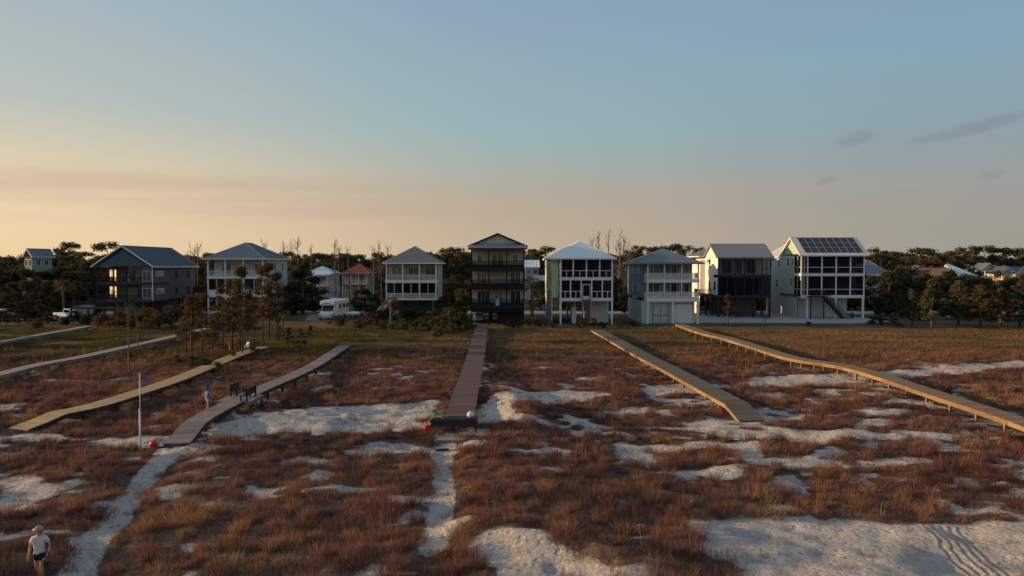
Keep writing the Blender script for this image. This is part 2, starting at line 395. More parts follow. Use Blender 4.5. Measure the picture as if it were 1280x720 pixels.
# ---------- grass ----------
def blades(cx, cy, cs, ch, ct, nb, wid, seg2, lean=.45, rng=RNG):
    """clump centres, radii, heights, tints -> blade mesh arrays"""
    n = len(cx); idx = np.repeat(np.arange(n), nb); m = len(idx)
    r = np.sqrt(rng.random(m)); a = rng.random(m)*2*np.pi
    bx = cx[idx]+np.cos(a)*r*cs[idx]*.62; by = cy[idx]+np.sin(a)*r*cs[idx]*.62
    bz = terrain(bx, by)-.04
    h = ch[idx]*(.55+.6*rng.random(m))*(1-.35*r)
    ln = lean*h*(.25+r)*(.5+rng.random(m)); jit = rng.normal(0, .5, m)
    lx = np.cos(a+jit)*ln+.05*h; ly = np.sin(a+jit)*ln
    o = rng.random(m)*np.pi; w = wid[idx]*(.6+.8*rng.random(m)) if hasattr(wid, '__len__') else wid*(.6+.8*rng.random(m))
    wx, wy = np.cos(o)*w/2, np.sin(o)*w/2
    t = np.clip(ct[idx]+rng.normal(0, .18, m), 0, 1)
    b0 = np.stack([bx-wx, by-wy, bz], 1); b1 = np.stack([bx+wx, by+wy, bz], 1)
    tip = np.stack([bx+lx, by+ly, bz+h], 1)
    if seg2:
        k = .55; mx = bx+lx*.33; my = by+ly*.33
        c0 = np.stack([mx-wx*.8, my-wy*.8, bz+h*k], 1); c1 = np.stack([mx+wx*.8, my+wy*.8, bz+h*k], 1)
        V = np.stack([b0, b1, c1, c0, tip], 1).reshape(-1, 3); i = np.arange(m)*5
        return V, np.stack([i, i+1, i+2, i+3], 1), np.stack([i+3, i+2, i+4], 1), np.repeat(t, 5)
    V = np.stack([b0, b1, tip], 1).reshape(-1, 3); i = np.arange(m)*3
    return V, None, np.stack([i, i+1, i+2], 1), np.repeat(t, 3)
def scatter(x0, x1, y0, y1, step, wedge=.84, rng=RNG):
    gx, gy = np.meshgrid(np.arange(x0, x1, step), np.arange(y0, y1, step))
    x = gx.ravel()+rng.uniform(-.5, .5, gx.size)*step; y = gy.ravel()+rng.uniform(-.5, .5, gx.size)*step
    k = np.abs(x) < wedge*y+6
    return x[k], y[k]
WALKS = []   # centre lines (filled by the boardwalks), grass keeps off them
def clear(x, y, w=.95):
    k = np.ones(x.shape, bool)
    for P in WALKS: k &= line_d(x, y, P) > w
    return k
def merge(parts):
    Vs, Q, Tr, t = [], [], [], []; b = 0
    for V, q, tr, tt in parts:
        Vs.append(V); t.append(tt)
        if q is not None: Q.append(q+b)
        Tr.append(tr+b); b += len(V)
    return np.concatenate(Vs), ([np.concatenate(Q)] if Q else [])+[np.concatenate(Tr)], {'tint': np.concatenate(t)}
def make_grass():
    tall = []; low = []
    for (y0, y1, nm, nf, w, s2) in ((17, 34, 190, 50, .012, True), (34, 52, 140, 38, .017, True), (52, 66, 80, 28, .027, False), (66, 82, 50, 22, .04, False)):
        fade = lambda yy: 1-sstep(64, 82, yy)
        # mounds: one rounded tussock each, with its own height and colour
        x, y = scatter(-72, 72, y0, y1, .78); v = veg(x, y); r = RNG.random(len(x)); big = .5+.5*fbm(x/5+3, y/4+8, 3)
        k = (v > .35+.25*RNG.random(len(x))) & clear(x, y, 1.15) & (r < .9*(.3+.7*fade(y)))
        x, y, big = x[k], y[k], big[k]; n = len(x)
        sz = (.28+.42*RNG.random(n)**1.6)*(.8+.5*big); h = (.27+.45*RNG.random(n)**1.3)*(.65+.6*big)*(.6+.4*fade(y))
        t = np.clip(.34+.6*fbm(x/4+50, y/4, 3)+RNG.normal(0, .23, n)+.4*(RNG.random(n) > .93)+.08*sstep(-8, 6, x), 0, 1)  # tint lowered at the left: shade put into the grass colour
        tall.append(blades(x, y, sz*1.25, h, t, nm, w, s2, .5))
        # lower tufts between them
        x, y = scatter(-72, 72, y0, y1, .5 if y0 < 50 else .62); v = veg(x, y)
        k = ((v > .25+.45*RNG.random(len(x))) | (RNG.random(len(x)) < .18)) & clear(x, y, .95) & (RNG.random(len(x)) < .38+.5*fade(y)+.25*fbm(x/1.6+5, y/1.6, 2))
        x, y = x[k], y[k]; n = len(x)
        t = np.clip(.36+.5*fbm(x/3+20, y/3, 3)+RNG.normal(0, .14, n), 0, 1)
        tall.append(blades(x, y, .2+.2*RNG.random(n), .14+.26*RNG.random(n)**1.4, t*.8, nf, w, False, .6))
        # a few tall seed stalks
        x, y = scatter(-72, 72, y0, y1, 1.0); v = veg(x, y); k = (v > .6) & clear(x, y, 1.1) & (RNG.random(len(x)) < .28*fade(y)); x, y = x[k], y[k]; n = len(x)
        tall.append(blades(x, y, .2+.2*RNG.random(n), .9+.45*RNG.random(n), np.clip(.75+.15*RNG.normal(size=n), 0, 1), 9, w*.8, s2, .3))
    V, cs, at = merge(tall)
    m = leafy('rust coloured dune grass', [(0,(.085,.047,.045)),(.3,(.175,.092,.08)),(.55,(.265,.138,.102)),(.76,(.31,.19,.108)),(1,(.32,.27,.11))], .12, .35)
    tag(link('dune_grass', np_mesh('dune_grass', V, cs, at), m), 'rust red dune grass growing in clumps over the white sand', 'grass', kind='stuff')
    # low thatch between the clumps
    for (y0, y1, st, nb, w) in ((17, 40, .27, 16, .018), (40, 66, .42, 16, .034)):
        x, y = scatter(-72, 72, y0, y1, st); v = veg(x, y)
        k = (v > .12+.5*RNG.random(len(x))) & clear(x, y, .8); x, y = x[k], y[k]
        low.append(blades(x, y, np.full(len(x), .4), .1+.16*RNG.random(len(x)), np.clip(.3+.4*fbm(x/2, y/2, 3), 0, 1), nb, w, False, .9))
    V, cs, at = merge(low)
    m = leafy('brown thatch', [(0,(.06,.042,.038)),(.5,(.12,.08,.06)),(1,(.19,.13,.09))], .2, .2)
    tag(link('grass_thatch', np_mesh('grass_thatch', V, cs, at), m), 'short dry brown thatch covering the ground between the grass clumps', 'grass', kind='stuff')
    # meadow in front of the houses
    md = []
    for (y0, y1, st, nb, w, hh) in ((66, 84, .5, 20, .05, .42), (84, 112, .7, 20, .075, .42)):
        x, y = scatter(-90, 90, y0, y1, st, .86); v = veg(x, y); n = fbm(x/5, y/3, 3)
        k = (v > .5) & clear(x, y, 1.0) & (RNG.random(len(x)) < .82+.5*n)
        k &= ~((y > 98) & (x > 28) & (x < 64)); k &= ~((y > 103))
        x, y, n = x[k], y[k], n[k]
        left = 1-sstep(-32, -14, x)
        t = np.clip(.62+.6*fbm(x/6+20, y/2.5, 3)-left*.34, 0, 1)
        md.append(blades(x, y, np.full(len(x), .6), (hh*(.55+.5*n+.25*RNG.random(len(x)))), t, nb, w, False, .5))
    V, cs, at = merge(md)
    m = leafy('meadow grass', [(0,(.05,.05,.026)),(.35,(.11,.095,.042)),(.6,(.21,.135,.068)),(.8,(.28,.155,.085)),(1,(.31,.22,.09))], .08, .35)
    tag(link('meadow_grass', np_mesh('meadow_grass', V, cs, at), m), 'ochre and olive meadow grass between the dunes and the houses', 'grass', kind='stuff')
    # low olive ground cover at the left, in front of the shaded yard
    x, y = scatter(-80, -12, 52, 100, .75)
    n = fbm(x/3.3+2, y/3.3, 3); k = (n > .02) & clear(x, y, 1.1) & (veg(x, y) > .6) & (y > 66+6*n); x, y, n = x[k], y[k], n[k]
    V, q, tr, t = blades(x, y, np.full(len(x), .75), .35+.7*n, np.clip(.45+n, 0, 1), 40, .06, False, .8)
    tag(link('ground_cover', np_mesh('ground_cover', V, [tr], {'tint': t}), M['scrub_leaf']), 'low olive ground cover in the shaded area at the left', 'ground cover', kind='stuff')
# ---------- boardwalks ----------
def boardwalk(name, label, pts, h, w, mat, edge, ends=(0,0), post_step=2.6, rail=None, outpts=()):
    """pts in picture positions at deck height"""
    P = [G(a, b, h) for a, b in pts]+[Vector(p) for p in outpts]
    C2 = []                                   # smooth centre line
    for i in range(len(P)-1):
        p0 = P[max(i-1, 0)]; p1 = P[i]; p2 = P[i+1]; p3 = P[min(i+2, len(P)-1)]
        n = max(2, int((p2-p1).length/1.5))
        for k in range(n):
            t = k/n
            C2.append(.5*((2*p1)+(p2-p0)*t+(2*p0-5*p1+4*p2-p3)*t*t+(3*p1-p0-3*p2+p3)*t**3))
    C2.append(P[-1])
    WALKS.append([(p.x, p.y) for p in C2])
    S = [0]
    for a, b in zip(C2[:-1], C2[1:]): S.append(S[-1]+(b-a).length)
    L = S[-1]
    def at(s):
        s = min(max(s, 0), L-1e-4)
        i = max(k for k in range(len(S)) if S[k] <= s); i = min(i, len(C2)-2)
        t = (s-S[i])/(S[i+1]-S[i]); p = C2[i].lerp(C2[i+1], t); d = (C2[min(i+2, len(C2)-1)]-C2[max(i-1, 0)]); d.z = 0; d.normalize()
        z = h
        if ends[0] and s < ends[0]: z = .1+T(p.x, p.y)*(1-s/ends[0])+(h-.1)*(s/ends[0])
        if ends[1] and s > L-ends[1]:
            q = (L-s)/ends[1]; z = .1+T(p.x, p.y)*(1-q)+(h-.1)*q
        return Vector((p.x, p.y, z)), d
    o0, _ = at(0)
    root = empty(name, (o0.x, o0.y, 0), 0, label, 'boardwalk', 'boardwalks over the dunes')
    off = Vector((o0.x, o0.y, 0))
    mb = MB(); s = 0; st = .2; rr = random.Random(len(name)+len(pts))
    while s < L-st:
        a, d = at(s+.006); b, e = at(s+st-.01); n = Vector((-d.y, d.x, 0)); m = Vector((-e.y, e.x, 0)); j = rr.uniform(-.02, .02); jz = rr.uniform(-.004, .006)
        a = a-off; b = b-off; up = Vector((0,0,jz)); dn = Vector((0,0,-.04))
        vs = [a+n*(w/2+j)+up, a-n*(w/2-j)+up, b-m*(w/2-j)+up, b+m*(w/2+j)+up]
        mb.add(vs+[v+dn for v in vs], [(0,1,2,3),(7,6,5,4),(0,4,5,1),(1,5,6,2),(2,6,7,3),(3,7,4,0)]); s += st
    mb.build('deck', mat, root)
    for side in (-1, 1):
        mb = MB(); s = 0
        while s < L-.4:
            s2 = min(s+1.2, L-.05); a, d = at(s); b, e = at(s2); n = Vector((-d.y, d.x, 0)); m = Vector((-e.y, e.x, 0))
            mb.bar(a-off+n*side*(w/2-.06)-Vector((0,0,.17)), b-off+m*side*(w/2-.06)-Vector((0,0,.17)), .05, .24); s = s2
        mb.build('stringer', edge, root)
    s = 1.0; np_ = 0
    while s < L-.3:
        a, d = at(s); n = Vector((-d.y, d.x, 0)); mb = MB()
        if a.z > .3:
            for side in (-1, 1):
                q = a+n*side*(w/2-.14); g = T(q.x, q.y)-.3
                mb.box(q.x-off.x-.07, q.x-off.x+.07, q.y-off.y-.07, q.y-off.y+.07, g, q.z-.05)
            mb.bar(a-off-n*(w/2-.1)-Vector((0,0,.36)), a-off+n*(w/2-.1)-Vector((0,0,.36)), .1, .14)
            if np_ < 90: mb.build('trestle', edge, root); np_ += 1
        s += post_step
    return root, at, L
bw_far = boardwalk('boardwalk', 'short pale boardwalk at the far left edge, highest in the picture', [(-80,441),(0,427),(50,418),(80,413),(112,407)], .5, 1.3, M['pale_wood'], M['grey_wood'])
bw_grey = boardwalk('boardwalk', 'pale grey boardwalk curving through the shade on the left', [(-90,490),(0,467),(50,455),(100,446),(150,435),(200,424),(250,412),(268,409)], .55, 1.35, M['pale_wood'], M['grey_wood'])
bw_yel = boardwalk('boardwalk', 'new yellow wooden boardwalk ending on the sand at the left edge', [(22,527),(72,516),(120,506),(175,489),(220,474),(265,456),(300,442),(336,431)], .45, 1.5, M['new_wood'], M['dark_wood'], ends=(2.5,1.5))
bw_child = boardwalk('boardwalk', 'weathered grey boardwalk with a bench, carrying the child in blue', [(220,547),(237,533),(255,520.5),(275,510),(297,499),(330,484),(366,469),(396,454),(432,431)], .6, 1.3, M['grey_wood'], M['dark_wood'], ends=(3.0,0))
bw_mid = boardwalk('boardwalk', 'straight brown boardwalk running from the tall dark house to the sand', [(574,524),(581,495),(590,463),(597,435),(600,420),(602,408)], .6, 1.75, M['brown_wood'], M['dark_wood'])
bw_right = boardwalk('boardwalk', 'greenish weathered boardwalk descending to sand right of the middle', [(940,514),(907,497),(871,478),(837,460),(803,443),(757,418),(745,412)], .5, 1.65, M['olive_wood'], M['honey_wood'], ends=(2.5,0))
bw_long = boardwalk('boardwalk', 'long honey coloured boardwalk on posts running off the right edge', [(1420,580),(1340,550),(1280,527),(1225,509),(1162,489),(1099,468),(1052,456),(993,447),(951,434.5),(909,422),(879,415),(850,405)], .75, 1.5, M['honey_wood'], M['honey_wood'])

# benches on the child's boardwalk, one each side
def bench(loc, rz, label, L=2.2, grp=None):
    r = empty('bench', loc, rz, label, 'bench', grp); r.scale = (.85, .85, .8)
    mb = MB()
    for k in range(3): mb.box(-L/2, L/2, .02+k*.15, .15+k*.15, .43, .47)
    mb.build('seat', M['dark_wood'], r)
    mb = MB()
    for k in range(4): mb.box(-L/2, L/2, .47, .5, .4+k*.15, .54+k*.15)
    mb.box(-L/2-.05, L/2+.05, .42, .6, 1.0, 1.04); mb.build('backrest', M['dark_wood'], r)
    for x in (-L/2+.1, L/2-.1):
        MB().box(x-.05, x+.05, .05, .14, 0, .43).box(x-.05, x+.05, .505, .6, 0, 1.0).build('leg', M['dark_wood'], r)
    return r
for (px, py, side, lab) in ((304,496,1,'dark slatted bench on the near half of the bench landing'), (313,491.5,-1,'dark slatted bench on the far side of the bench landing')):
    pass
q, at, L = bw_child
def find(at, L, px):
    best = min((abs(640+F*at(s)[0].x/at(s)[0].y-px), s) for s in np.arange(0, L, .2)); return best[1]
s = find(at, L, 303); p, d = at(s); n = Vector((-d.y, d.x, 0)); ang = math.atan2(d.y, d.x)
plat = MB()
lp = p-d*.6
root = empty('bench_landing', (lp.x, lp.y, 0), ang, 'small landing built out on both sides of the weathered boardwalk under the benches', 'landing')
for y0, y1 in ((.67, 1.15), (-1.15, -.67)):
    mb = MB(); x = -1.1
    while x < 1.0: mb.box(x, x+.18, y0, y1, .55, .59); x += .19
    mb.box(-1.1, 1.07, y0+.02, y1-.02, .33, .548); mb.build('platform', M['grey_wood'], root)
for x in (-.95, .95):
    for y in (-1.05, 1.05): MB().box(x-.06, x+.06, y-.06, y+.06, -.5, .33).build('post', M['dark_wood'], root)
b1 = lp+n*.42+d*1.1; b2 = lp-n*.42-d*.4
bench((b1.x, b1.y, .592), ang, 'dark slatted bench on the left side of the weathered boardwalk', 1.5)
bench((b2.x, b2.y, .592), ang+math.pi, 'dark slatted bench on the right side of the weathered boardwalk', 1.9)

# landing with a low bench wall at the end of the middle boardwalk
e = G(564, 531, .6); e.x += .2; e.y = 39.5
r = empty('end_bench', (e.x-.2, e.y-.35, 0), 0, 'dark bench platform closing the seaward end of the straight brown boardwalk', 'bench')
mb = MB(); x = -1.25
while x < 1.35: mb.box(x, x+.13, -.15, .55, .6, .64); x += .14
mb.build('seat', M['dark_wood'], r)
MB().box(-1.3, 1.4, -.25, -.2, .2, .66).box(-1.3, 1.4, -.31, -.255, .5, .6).build('front_board', M['dark_wood'], r)
for x in (-1.2, 0, 1.3): MB().box(x-.06, x+.06, -.19, -.07, -.5, .595).build('leg', M['dark_wood'], r)
EX, EY = e.x-.2, e.y-.35
tag(MB().box(-.75, .75, -.6, .6, 0, .12).build('step', M['pale_wood']), 'pale wooden step on the sand below the dark end bench', 'step').location = (EX+.0, EY-1.1, T(EX, EY-1.1)-.02)

# beach things left on the landing
def pail(x, y, z, mat, label, s=1):
    r = empty('beach_bucket', (x, y, z), .4, label, 'bucket')
    mb = MB(); mb.tube([(0,0,0),(0,0,.24*s)], [.1*s, .14*s], 14); mb.build('pail', mat, r, True)
    mb = MB(); mb.tube([(.14*s*math.cos(t), 0, .24*s+.14*s*math.sin(t)) for t in np.linspace(0, math.pi, 9)], .008*s, 5); mb.build('handle', M['white'], r)
    return r
pail(EX-1.55, EY+.05, T(EX-1.55, EY)-.01+.0, M['red'], 'red bucket on the ground left of the dark end bench', 1.5)
def chair_beach(x, y, z, rz, mat, label):
    r = empty('beach_chair', (x, y, z), rz, label, 'beach chair')
    MB().add([(-.28,-.25,.25),(.28,-.25,.25),(.28,.25,.2),(-.28,.25,.2),(-.28,-.25,.27),(.28,-.25,.27),(.28,.25,.22),(-.28,.25,.22)], [(3,2,1,0),(4,5,6,7),(0,1,5,4),(1,2,6,5),(2,3,7,6),(3,0,4,7)]).build('seat', mat, r)
    MB().add([(-.28,.25,.22),(.28,.25,.22),(.28,.5,.75),(-.28,.5,.75),(-.28,.28,.21),(.28,.28,.21),(.28,.53,.74),(-.28,.53,.74)], [(0,1,2,3),(7,6,5,4),(0,4,5,1),(1,5,6,2),(2,6,7,3),(3,7,4,0)]).build('backrest', mat, r)
    for sx in (-.3, .3):
        mb = MB(); mb.tube([(sx,-.28,.02),(sx,.05,.24),(sx,.52,.77)], .014, 6); mb.tube([(sx,.4,.02),(sx,-.2,.28)], .014, 6); mb.build('side_frame', M['white'], r)
    return r
chair_beach(EX-.75, EY+.25, .645, 1.2, M['green'], 'low dark green beach chair on the left end of the dark end bench').scale = (.8,1.0,.5)
chair_beach(EX-1.5, EY+.7, T(EX-1.5, EY+.7), -.9, M['orange'], 'folding beach chair with orange cloth behind the red bucket').scale = (.8,.8,.7)
o = MB().ell((0,0,.16), (.24,.18,.17), 14, 8).tube([(-.2,0,.24),(-.1,0,.36),(.1,0,.36),(.2,0,.24)], .02, 6).build('beach_bag', M['shirt'], smooth=True)
o.location = (EX+1.0, EY+.2, .645); tag(o, 'white beach bag on the right end of the dark end bench', 'bag')

# flagpole and red float
fp = G(175.5, 561); fz = T(fp.x, fp.y)
r = empty('flagpole', (fp.x, fp.y, fz-.2), 0, 'slender white flagpole standing on the sand at the left', 'flagpole')
Hs = 4.1
MB().tube([(0,0,0),(0,0,2.35)], .045, 10).build('lower_pole', M['pole'], r, True)
MB().tube([(.02,0,2.2),(.04,0,Hs)], .03, 10).build('upper_pole', M['pole'], r, True)
MB().ell((.04,0,Hs+.04), (.05,.05,.05)).build('finial', M['white'], r, True)
vs = []; fs = []; nx = 9; nz = 5
for s_ in (0, 1):
    for j in range(nz):
        for i in range(nx):
            u = i/(nx-1); v = j/(nz-1); vs.append((.07+.34*u, .05*math.sin(u*6+v)+.006*s_, Hs-.27*v-.05*u*u-.02))
for s_ in (0, 1):
    for j in range(nz-1):
        for i in range(nx-1):
            a = s_*nx*nz+j*nx+i; fs.append((a, a+1, a+nx+1, a+nx) if s_ else (a, a+nx, a+nx+1, a+1))
o = MB().add(vs, fs).build('flag', M['purple'], smooth=True); o.location = (fp.x, fp.y, fz-.2)
tag(o, 'small purple flag flying from the top of the white flagpole', 'flag')
rb = G(192, 559)
o = MB().ell((0,0,.2), (.2,.19,.2), 18, 12).tube([(0,0,.38),(0,0,.42)], .03, 8).build('beach_ball', M['red'], smooth=True)
o.location = (rb.x, rb.y, T(rb.x, rb.y)-.02); tag(o, 'bright red ball lying on the sand beside the white flagpole', 'ball')
# drift boards
for (a, b, w_, lab) in (((544,554),(561,553),.13,'dark plank lying across the sandy path below the end bench'), ((196,565),(232,562),.12,'dark board across the foot of the weathered boardwalk')):
    A = G(*a); B = G(*b); z = max(T(A.x, A.y), T(B.x, B.y))+.03
    o = MB().bar((0,0,0), (B.x-A.x, B.y-A.y, 0), w_, .08).build('plank', M['dark_wood']); o.location = (A.x, A.y, z); tag(o, lab, 'plank')
# ---------- houses ----------
def slope(mb, sm, A, B, Cc, D, seam=.42, rh=.035):
    """roof face A-B eave, D-C ridge side (D above A). mb roof skin, sm seams"""
    A, B, Cc, D = map(Vector, (A, B, Cc, D))
    u = (B-A); L = u.length; u.normalize()
    n = u.cross((D-A) if (D-A).length > .01 else (Cc-B)).normalized()
    if n.z < 0: n = -n
    fall = n.cross(u).normalized()
    if fall.z < 0: fall = -fall
    if (Cc-D).length < .01: mb.add([A, B, Cc], [(0,1,2)])
    else: mb.add([A, B, Cc, D], [(0,1,2,3)])
    c = (D-A).dot(u); d = (Cc-A).dot(u); h = (D-A).dot(fall)
    k = seam/2
    while k < L and sm is not None:
        t = 1.0
        if c > .01: t = min(t, k/c)
        if d < L-.01: t = min(t, (L-k)/(L-d))
        if k < 0: t = 0
        if h*t > .15:
            a = A+u*k+n*rh*.3; b = a+fall*h*t
            mb.bar(a, b, .1, rh*2.6, up=n)
        k += seam
def hip_roof(par, x0, x1, y0, y1, ze, zr, mat, ov=.55, ridge='y', rl=0, trim=None, seam=.42, name='roof', apexshift=0, label=None):
    """rl = ridge length"""
    X0, X1, Y0, Y1 = x0-ov, x1+ov, y0-ov, y1+ov; cx = (x0+x1)/2; cy = (y0+y1)/2+apexshift
    p, q = ((cx, cy-rl/2, zr), (cx, cy+rl/2, zr)) if ridge == 'y' else ((cx-rl/2, cy, zr), (cx+rl/2, cy, zr))
    a, b, c, d = (X0,Y0,ze), (X1,Y0,ze), (X1,Y1,ze), (X0,Y1,ze)
    mb = MB(); sm = MB()
    if ridge == 'y':
        slope(mb, sm, a, b, p, p, seam); slope(mb, sm, b, c, q, p, seam); slope(mb, sm, c, d, q, q, seam); slope(mb, sm, d, a, p, q, seam)
    else:
        slope(mb, sm, a, b, q, p, seam); slope(mb, sm, b, c, q, q, seam); slope(mb, sm, c, d, p, q, seam); slope(mb, sm, d, a, p, p, seam)
    mb.add([(X0,Y0,ze-.02),(X1,Y0,ze-.02),(X1,Y1,ze-.02),(X0,Y1,ze-.02)], [(3,2,1,0)])
    r = mb.build(name, mat, par)
    if label: r['label'] = label
    f = MB(); t = .05
    f.box(X0-t, X1+t, Y0-t, Y0-.003, ze-.2, ze+.03).box(X0-t, X1+t, Y1+.003, Y1+t, ze-.2, ze+.03).box(X0-t, X0-.003, Y0, Y1, ze-.2, ze+.03).box(X1+.003, X1+t, Y0, Y1, ze-.2, ze+.03)
    f.build('fascia', trim or M['trim'], r)
    cap = MB()
    if rl > .2: cap.bar(p, q, .22, .06)
    for s_, e_ in ((a,p),(b,p),(c,q),(d,q)) if ridge == 'y' else ((a,p),(b,q),(c,q),(d,p)): cap.bar(s_, e_, .16, .07)
    cap.build('ridge_cap', mat, r); return r
def gable_roof(par, x0, x1, y0, y1, ze, zr, mat, ov=.5, ridge='y', trim=None, seam=.42, gable=None, ovg=.4, name='roof'):
    mb = MB(); sm = MB(); t = .14
    if ridge == 'y':
        X0, X1, Y0, Y1 = x0-ov, x1+ov, y0-ovg, y1+ovg; cx = (x0+x1)/2
        k = (zr-ze)/(cx-X0)
        a, b, c, d = (X0,Y0,ze), (X1,Y0,ze), (X1,Y1,ze), (X0,Y1,ze); p, q = (cx,Y0,zr), (cx,Y1,zr)
        slope(mb, sm, d, a, p, q, seam); slope(mb, sm, b, c, q, p, seam)
        lo = [(X0,Y0,ze-t),(X1,Y0,ze-t),(X1,Y1,ze-t),(X0,Y1,ze-t),(cx,Y0,zr-t),(cx,Y1,zr-t)]
        mb.add(lo, [(0,3,5,4),(2,1,4,5)])
        gz = ze+k*(x0-X0)-t
        g = [(x0, gz), (x1, gz), (cx, zr-t-.01)]
        gm = MB().prism(g, y0, y1)
        rk = MB()
        for yy in (Y0-.02, Y1+.02):
            for e_ in ((X0,yy,ze-.08),(X1,yy,ze-.08)): rk.bar(e_, (cx,yy,zr-.08), .06, .24)
        for xx in (X0-.02, X1+.02): rk.bar((xx,Y0,ze-.09),(xx,Y1,ze-.09), .06, .2)
    else:
        X0, X1, Y0, Y1 = x0-ovg, x1+ovg, y0-ov, y1+ov; cy = (y0+y1)/2
        k = (zr-ze)/(cy-Y0)
        a, b, c, d = (X0,Y0,ze), (X1,Y0,ze), (X1,Y1,ze), (X0,Y1,ze); p, q = (X0,cy,zr), (X1,cy,zr)
        slope(mb, sm, a, b, q, p, seam); slope(mb, sm, c, d, p, q, seam)
        lo = [(X0,Y0,ze-t),(X1,Y0,ze-t),(X1,Y1,ze-t),(X0,Y1,ze-t),(X0,cy,zr-t),(X1,cy,zr-t)]
        mb.add(lo, [(1,0,4,5),(3,2,5,4)])
        gz = ze+k*(y0-Y0)-t
        gm = MB().add([(x,y,z) for x in (x0, x1) for y, z in ((y0,gz),(y1,gz),(cy,zr-t-.01))], [(0,2,1),(3,4,5),(0,3,5,2),(1,2,5,4),(0,1,4,3)])
        rk = MB()
        for xx in (X0-.02, X1+.02):
            for e_ in ((xx,Y0,ze-.08),(xx,Y1,ze-.08)): rk.bar(e_, (xx,cy,zr-.08), .06, .24)
        for yy in (Y0-.02, Y1+.02): rk.bar((X0,yy,ze-.09),(X1,yy,ze-.09), .06, .2)
    r = mb.build(name, mat, par)
    rk.build('fascia', trim or M['trim'], r)
    MB().bar(p, q, .26, .07).build('ridge_cap', mat, r)
    gm.build('gable', gable or M['white_side'], par); return r
WR = random.Random(17)
def window(par, face, at, a, z, w, h, frame=None, mull=1, cross=0, name='window', glass=None):
    """face front/back/left/right at coordinate at; a = centre along the wall, z = sill"""
    fm = MB(); gm = MB(); t = .09
    def bx(mb, a0, a1, z0, z1, o0, o1):
        if face == 'front': mb.box(a0, a1, at-o1, at-o0, z0, z1)
        elif face == 'back': mb.box(a0, a1, at+o0, at+o1, z0, z1)
        elif face == 'left': mb.box(at-o1, at-o0, a0, a1, z0, z1)
        else: mb.box(at+o0, at+o1, a0, a1, z0, z1)
    a0, a1 = a-w/2, a+w/2
    bx(fm, a0-t, a1+t, z+h, z+h+t, .003, .07); bx(fm, a0-t, a1+t, z-t, z, .003, .08)
    bx(fm, a0-t, a0, z, z+h, .003, .07); bx(fm, a1, a1+t, z, z+h, .003, .07)
    for k in range(mull):
        c = a0+w*(k+1)/(mull+1); bx(fm, c-.03, c+.03, z, z+h, .003, .06)
    for k in range(cross):
        c = z+h*(k+1)/(cross+1); bx(fm, a0, a1, c-.025, c+.025, .004, .055)
    bx(gm, a0, a1, z, z+h, .002, .03)
    o = fm.build(name, frame or M['white'], par); gm.build('pane', glass or M[WR.choice(('glass','glass','glass_mid','glass_curtain'))], o); return o
def railing(par, pts, z, mat, h=1.0, pick=.13, solid=None, name='railing'):
    mb = MB()
    for (ax, ay), (bx, by) in zip(pts[:-1], pts[1:]):
        mb.bar((ax,ay,z+h), (bx,by,z+h), .09, .06); mb.bar((ax,ay,z+.12), (bx,by,z+.12), .05, .06)
        L = math.hypot(bx-ax, by-ay); n = max(1, int(L/pick))
        for k in range(1, n):
            t = k/n; x = ax+(bx-ax)*t; y = ay+(by-ay)*t; mb.box(x-.02, x+.02, y-.02, y+.02, z+.12, z+h)
    return mb.build(name, mat, par)
def stair(par, x0, z0, x1, z1, y0, y1, mat, name='stair'):
    """flight running along x"""
    mb = MB(); n = max(3, int(abs(z1-z0)/.18))
    for k in range(n):
        t = (k+.5)/n; x = x0+(x1-x0)*t; z = z0+(z1-z0)*t; mb.box(x-.15, x+.15, y0, y1, z-.02, z+.03)
    for y in (y0, y1): mb.bar((x0,y,z0-.1),(x1,y,z1-.1), .06, .28)
    o = mb.build(name, mat, par)
    mb = MB()
    for y in (y0, y1):
        mb.bar((x0,y,z0+.95),(x1,y,z1+.95), .06, .08)
        for k in range(0, n+1, 2):
            t = k/n; x = x0+(x1-x0)*t; z = z0+(z1-z0)*t; mb.box(x-.03, x+.03, y-.03, y+.03, z, z+.95)
    mb.build('handrail', mat, o); return o
def stair_y(par, x0, x1, ya, za, yb, zb, mat, name='stair'):
    mb = MB(); n = max(3, int(abs(zb-za)/.18))
    for k in range(n):
        t = (k+.5)/n; y = ya+(yb-ya)*t; z = za+(zb-za)*t; mb.box(x0, x1, y-.15, y+.15, z-.02, z+.03)
    for x in (x0, x1): mb.bar((x,ya,za-.1),(x,yb,zb-.1), .06, .28)
    o = mb.build(name, mat, par); mb = MB()
    for x in (x0, x1):
        mb.bar((x,ya,za+.95),(x,yb,zb+.95), .06, .08)
        for k in range(0, n+1, 2):
            t = k/n; y = ya+(yb-ya)*t; z = za+(zb-za)*t; mb.box(x-.03, x+.03, y-.03, y+.03, z, z+.95)
    mb.build('handrail', mat, o); return o
def slab(par, x0, x1, y0, y1, z, fascia, name='porch_floor', t=.32):
    MB().box(x0, x1, y0, y1, z-t, z).build(name, fascia, par)
def box(par, name, a, mat): return MB().box(*a).build(name, mat, par)
def floor_lines(H, W, D): pass

def door(par, face, at, a, z, w=.95, h=2.1, mat=None):
    o = window(par, face, at, a, z+.02, w, h, mat or M['white'], 0, 1, 'door'); return o

